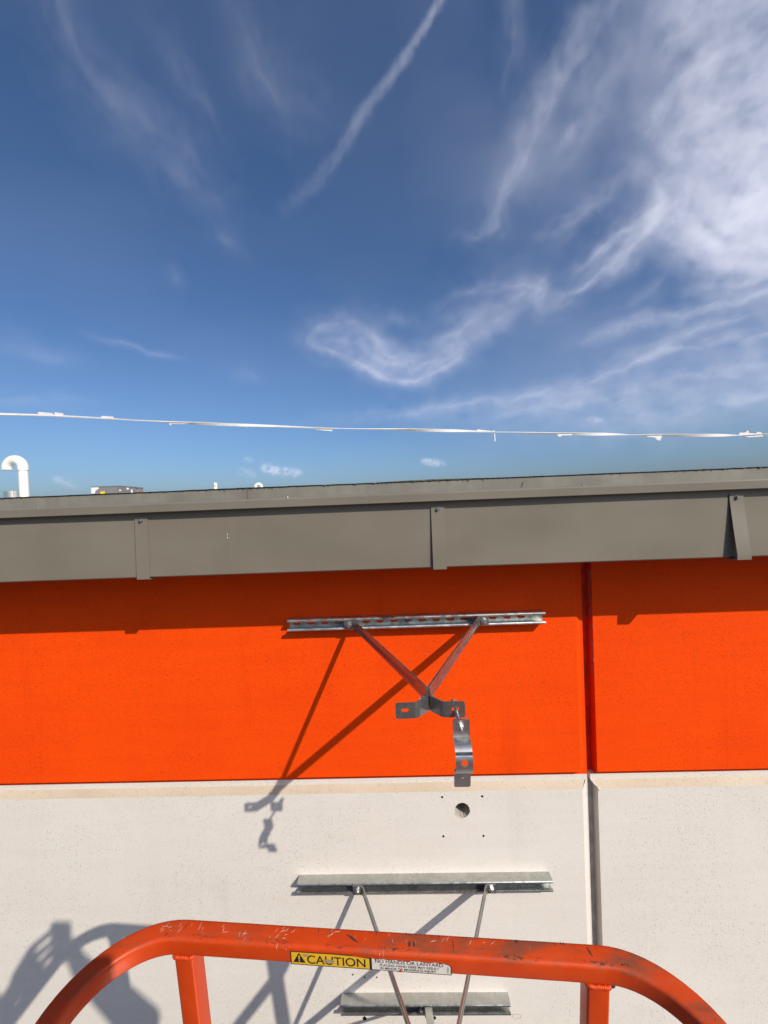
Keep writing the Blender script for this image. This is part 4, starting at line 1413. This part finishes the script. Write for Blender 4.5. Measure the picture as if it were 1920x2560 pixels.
def cloud_density(az, el):
    wx = (fbm(az/6.0, el/6.0, 11, 3)-0.5)*2.0+(fbm(az/1.6, el/1.6, 41, 4)-0.5)*0.75
    wy = (fbm(az/6.0+31, el/6.0+5, 23, 3)-0.5)*1.8+(fbm(az/1.6+7, el/1.6+3, 53, 4)-0.5)*0.75
    tot = np.zeros_like(az)
    for si, (kind, pts, w, s, f0, f1) in enumerate(STREAKS):
        k = {'trail': 0.22, 'c': 1.0, 'p': 0.5}[kind]*min(1.0, w/0.9)
        x, y = az+wx*k, el+wy*k
        P_ = np.array(pts)
        lo_, hi_ = P_.min(0)-4.5*w-2, P_.max(0)+4.5*w+2
        box = (az > lo_[0]) & (az < hi_[0]) & (el > lo_[1]) & (el < hi_[1])
        if not box.any():
            continue
        x, y, a0, e0 = x[box], y[box], az[box], el[box]
        seg = np.hypot(*(P_[1:]-P_[:-1]).T); cum = np.concatenate([[0], np.cumsum(seg)])
        best = np.full(x.shape, 1e9); par = np.zeros_like(x); sgn = np.ones_like(x)
        for i in range(len(P_)-1):
            d = P_[i+1]-P_[i]; L2 = (d*d).sum()
            rx, ry = x-P_[i, 0], y-P_[i, 1]
            t = np.clip((rx*d[0]+ry*d[1])/L2, 0, 1)
            dd = np.hypot(rx-t*d[0], ry-t*d[1])
            u = dd < best
            best = np.where(u, dd, best); par = np.where(u, cum[i]+t*seg[i], par)
            sgn = np.where(u, np.sign(rx*d[1]-ry*d[0]), sgn)
        al = par/cum[-1]
        amp = f0+(1-f0)*np.clip(al/0.35, 0, 1)
        amp = amp*(f1+(1-f1)*np.clip((1-al)/(0.95 if kind == 'trail' else 0.35), 0, 1))
        cr = best*sgn
        if kind == 'trail':
            ww = w*(1+1.0*al)
            edge_n = fbm(par/1.0, cr/1.2, 71, 3)
            g = np.exp(-(best/(0.66*ww*(0.55+0.9*edge_n)))**2.4)
            tex = 0.35+1.25*fbm(par/0.8+3, cr/0.6, 77, 4)
        elif kind == 'p':
            g = np.exp(-(best/(0.72*w))**2.6)
            tex = np.clip((fbm(a0/0.55, e0/0.40, 87, 5)-0.28)/0.42, 0, 1.2)
        else:
            soft = fbm(a0/2.4, e0/2.4, 66+si, 4)
            g = np.exp(-(best/(0.85*w*(0.5+1.0*soft)))**1.3)
            comb = fbm(par/3.4+si*3.7, cr/(0.50+0.28*w), 61+si, 5, 0.50)      # fibres that follow the streak
            lump = fbm(a0/1.5, e0/1.2, 131+si, 5, 0.50)
            tex = np.clip((0.55*comb+0.45*lump-0.14)/0.40, 0.15, 1.45)
        tot[box] += s*amp*g*tex
    veil = np.clip(fbm(az/20+4+wx*0.04, el/9, 91, 5, 0.45)-0.38, 0, 1)*0.5*np.clip((el-3)/6, 0, 1)
    right = 0.10+0.90*np.clip((az-2)/36, 0, 1)
    return 1-np.exp(-1.0*(tot*(0.80+0.30*np.clip((az-10)/25, 0, 1))+veil*right))


def cloud_sheet():
    az = np.arange(-52, 52.01, 0.16); el = np.concatenate([np.arange(2.4, 16, 0.11), np.arange(16, 58, 0.16)])
    AZ, EL = np.meshgrid(az, el)
    D = cloud_density(AZ, EL)
    edge = np.clip((52-np.abs(AZ))/6, 0, 1)*np.clip((58-EL)/6, 0, 1)*np.clip((EL-2.5)/1.2, 0, 1)
    D = D*edge
    H = 2600.0
    rad = H/np.tan(np.radians(EL))
    X = rad*np.sin(np.radians(AZ)); Y = rad*np.cos(np.radians(AZ))
    ny, nx = AZ.shape
    idx = np.arange(ny*nx).reshape(ny, nx)
    quads = np.stack([idx[:-1, :-1], idx[:-1, 1:], idx[1:, 1:], idx[1:, :-1]], -1).reshape(-1, 4)
    mx = np.max(D.ravel()[quads], 1)
    quads = quads[mx > 0.004]
    used = np.unique(quads); rem = np.full(ny*nx, -1); rem[used] = np.arange(len(used))
    quads = rem[quads]
    V = np.stack([X.ravel(), Y.ravel(), np.full(ny*nx, H)], 1)[used]
    me = bpy.data.meshes.new('clouds')
    me.vertices.add(len(V)); me.vertices.foreach_set('co', V.ravel())
    me.loops.add(quads.size); me.loops.foreach_set('vertex_index', quads.ravel().astype(np.int32))
    me.polygons.add(len(quads)); me.polygons.foreach_set('loop_start', np.arange(0, quads.size, 4, dtype=np.int32))
    me.update(calc_edges=True)
    at = me.attributes.new('cloud_cover', 'FLOAT', 'POINT')
    at.data.foreach_set('value', D.ravel()[used].astype(np.float32))
    t = NT('ice_cloud')
    a = t.n('ShaderNodeAttribute', attribute_name='cloud_cover')
    tl = t.n('ShaderNodeBsdfTranslucent'); tl.inputs[0].default_value = (0.95, 0.94, 0.99, 1)
    df = t.n('ShaderNodeBsdfDiffuse'); df.inputs[0].default_value = (0.90, 0.90, 0.94, 1)
    ad = t.n('ShaderNodeMixShader'); ad.inputs[0].default_value = 0.08
    t.t.links.new(tl.outputs[0], ad.inputs[1]); t.t.links.new(df.outputs[0], ad.inputs[2])
    tr = t.n('ShaderNodeBsdfTransparent')
    mx_ = t.n('ShaderNodeMixShader')
    t.put(mx_.inputs[0], a.outputs['Fac'])
    t.t.links.new(tr.outputs[0], mx_.inputs[1]); t.t.links.new(ad.outputs[0], mx_.inputs[2])
    t.t.links.new(mx_.outputs[0], t.out.inputs[0])
    me.materials.append(t.m)
    o = bpy.data.objects.new('clouds', me); COL.objects.link(o)
    o['kind'] = 'stuff'
    tag(o, 'wispy white cirrus and a jet trail spread over the blue sky', 'clouds')


cloud_sheet()
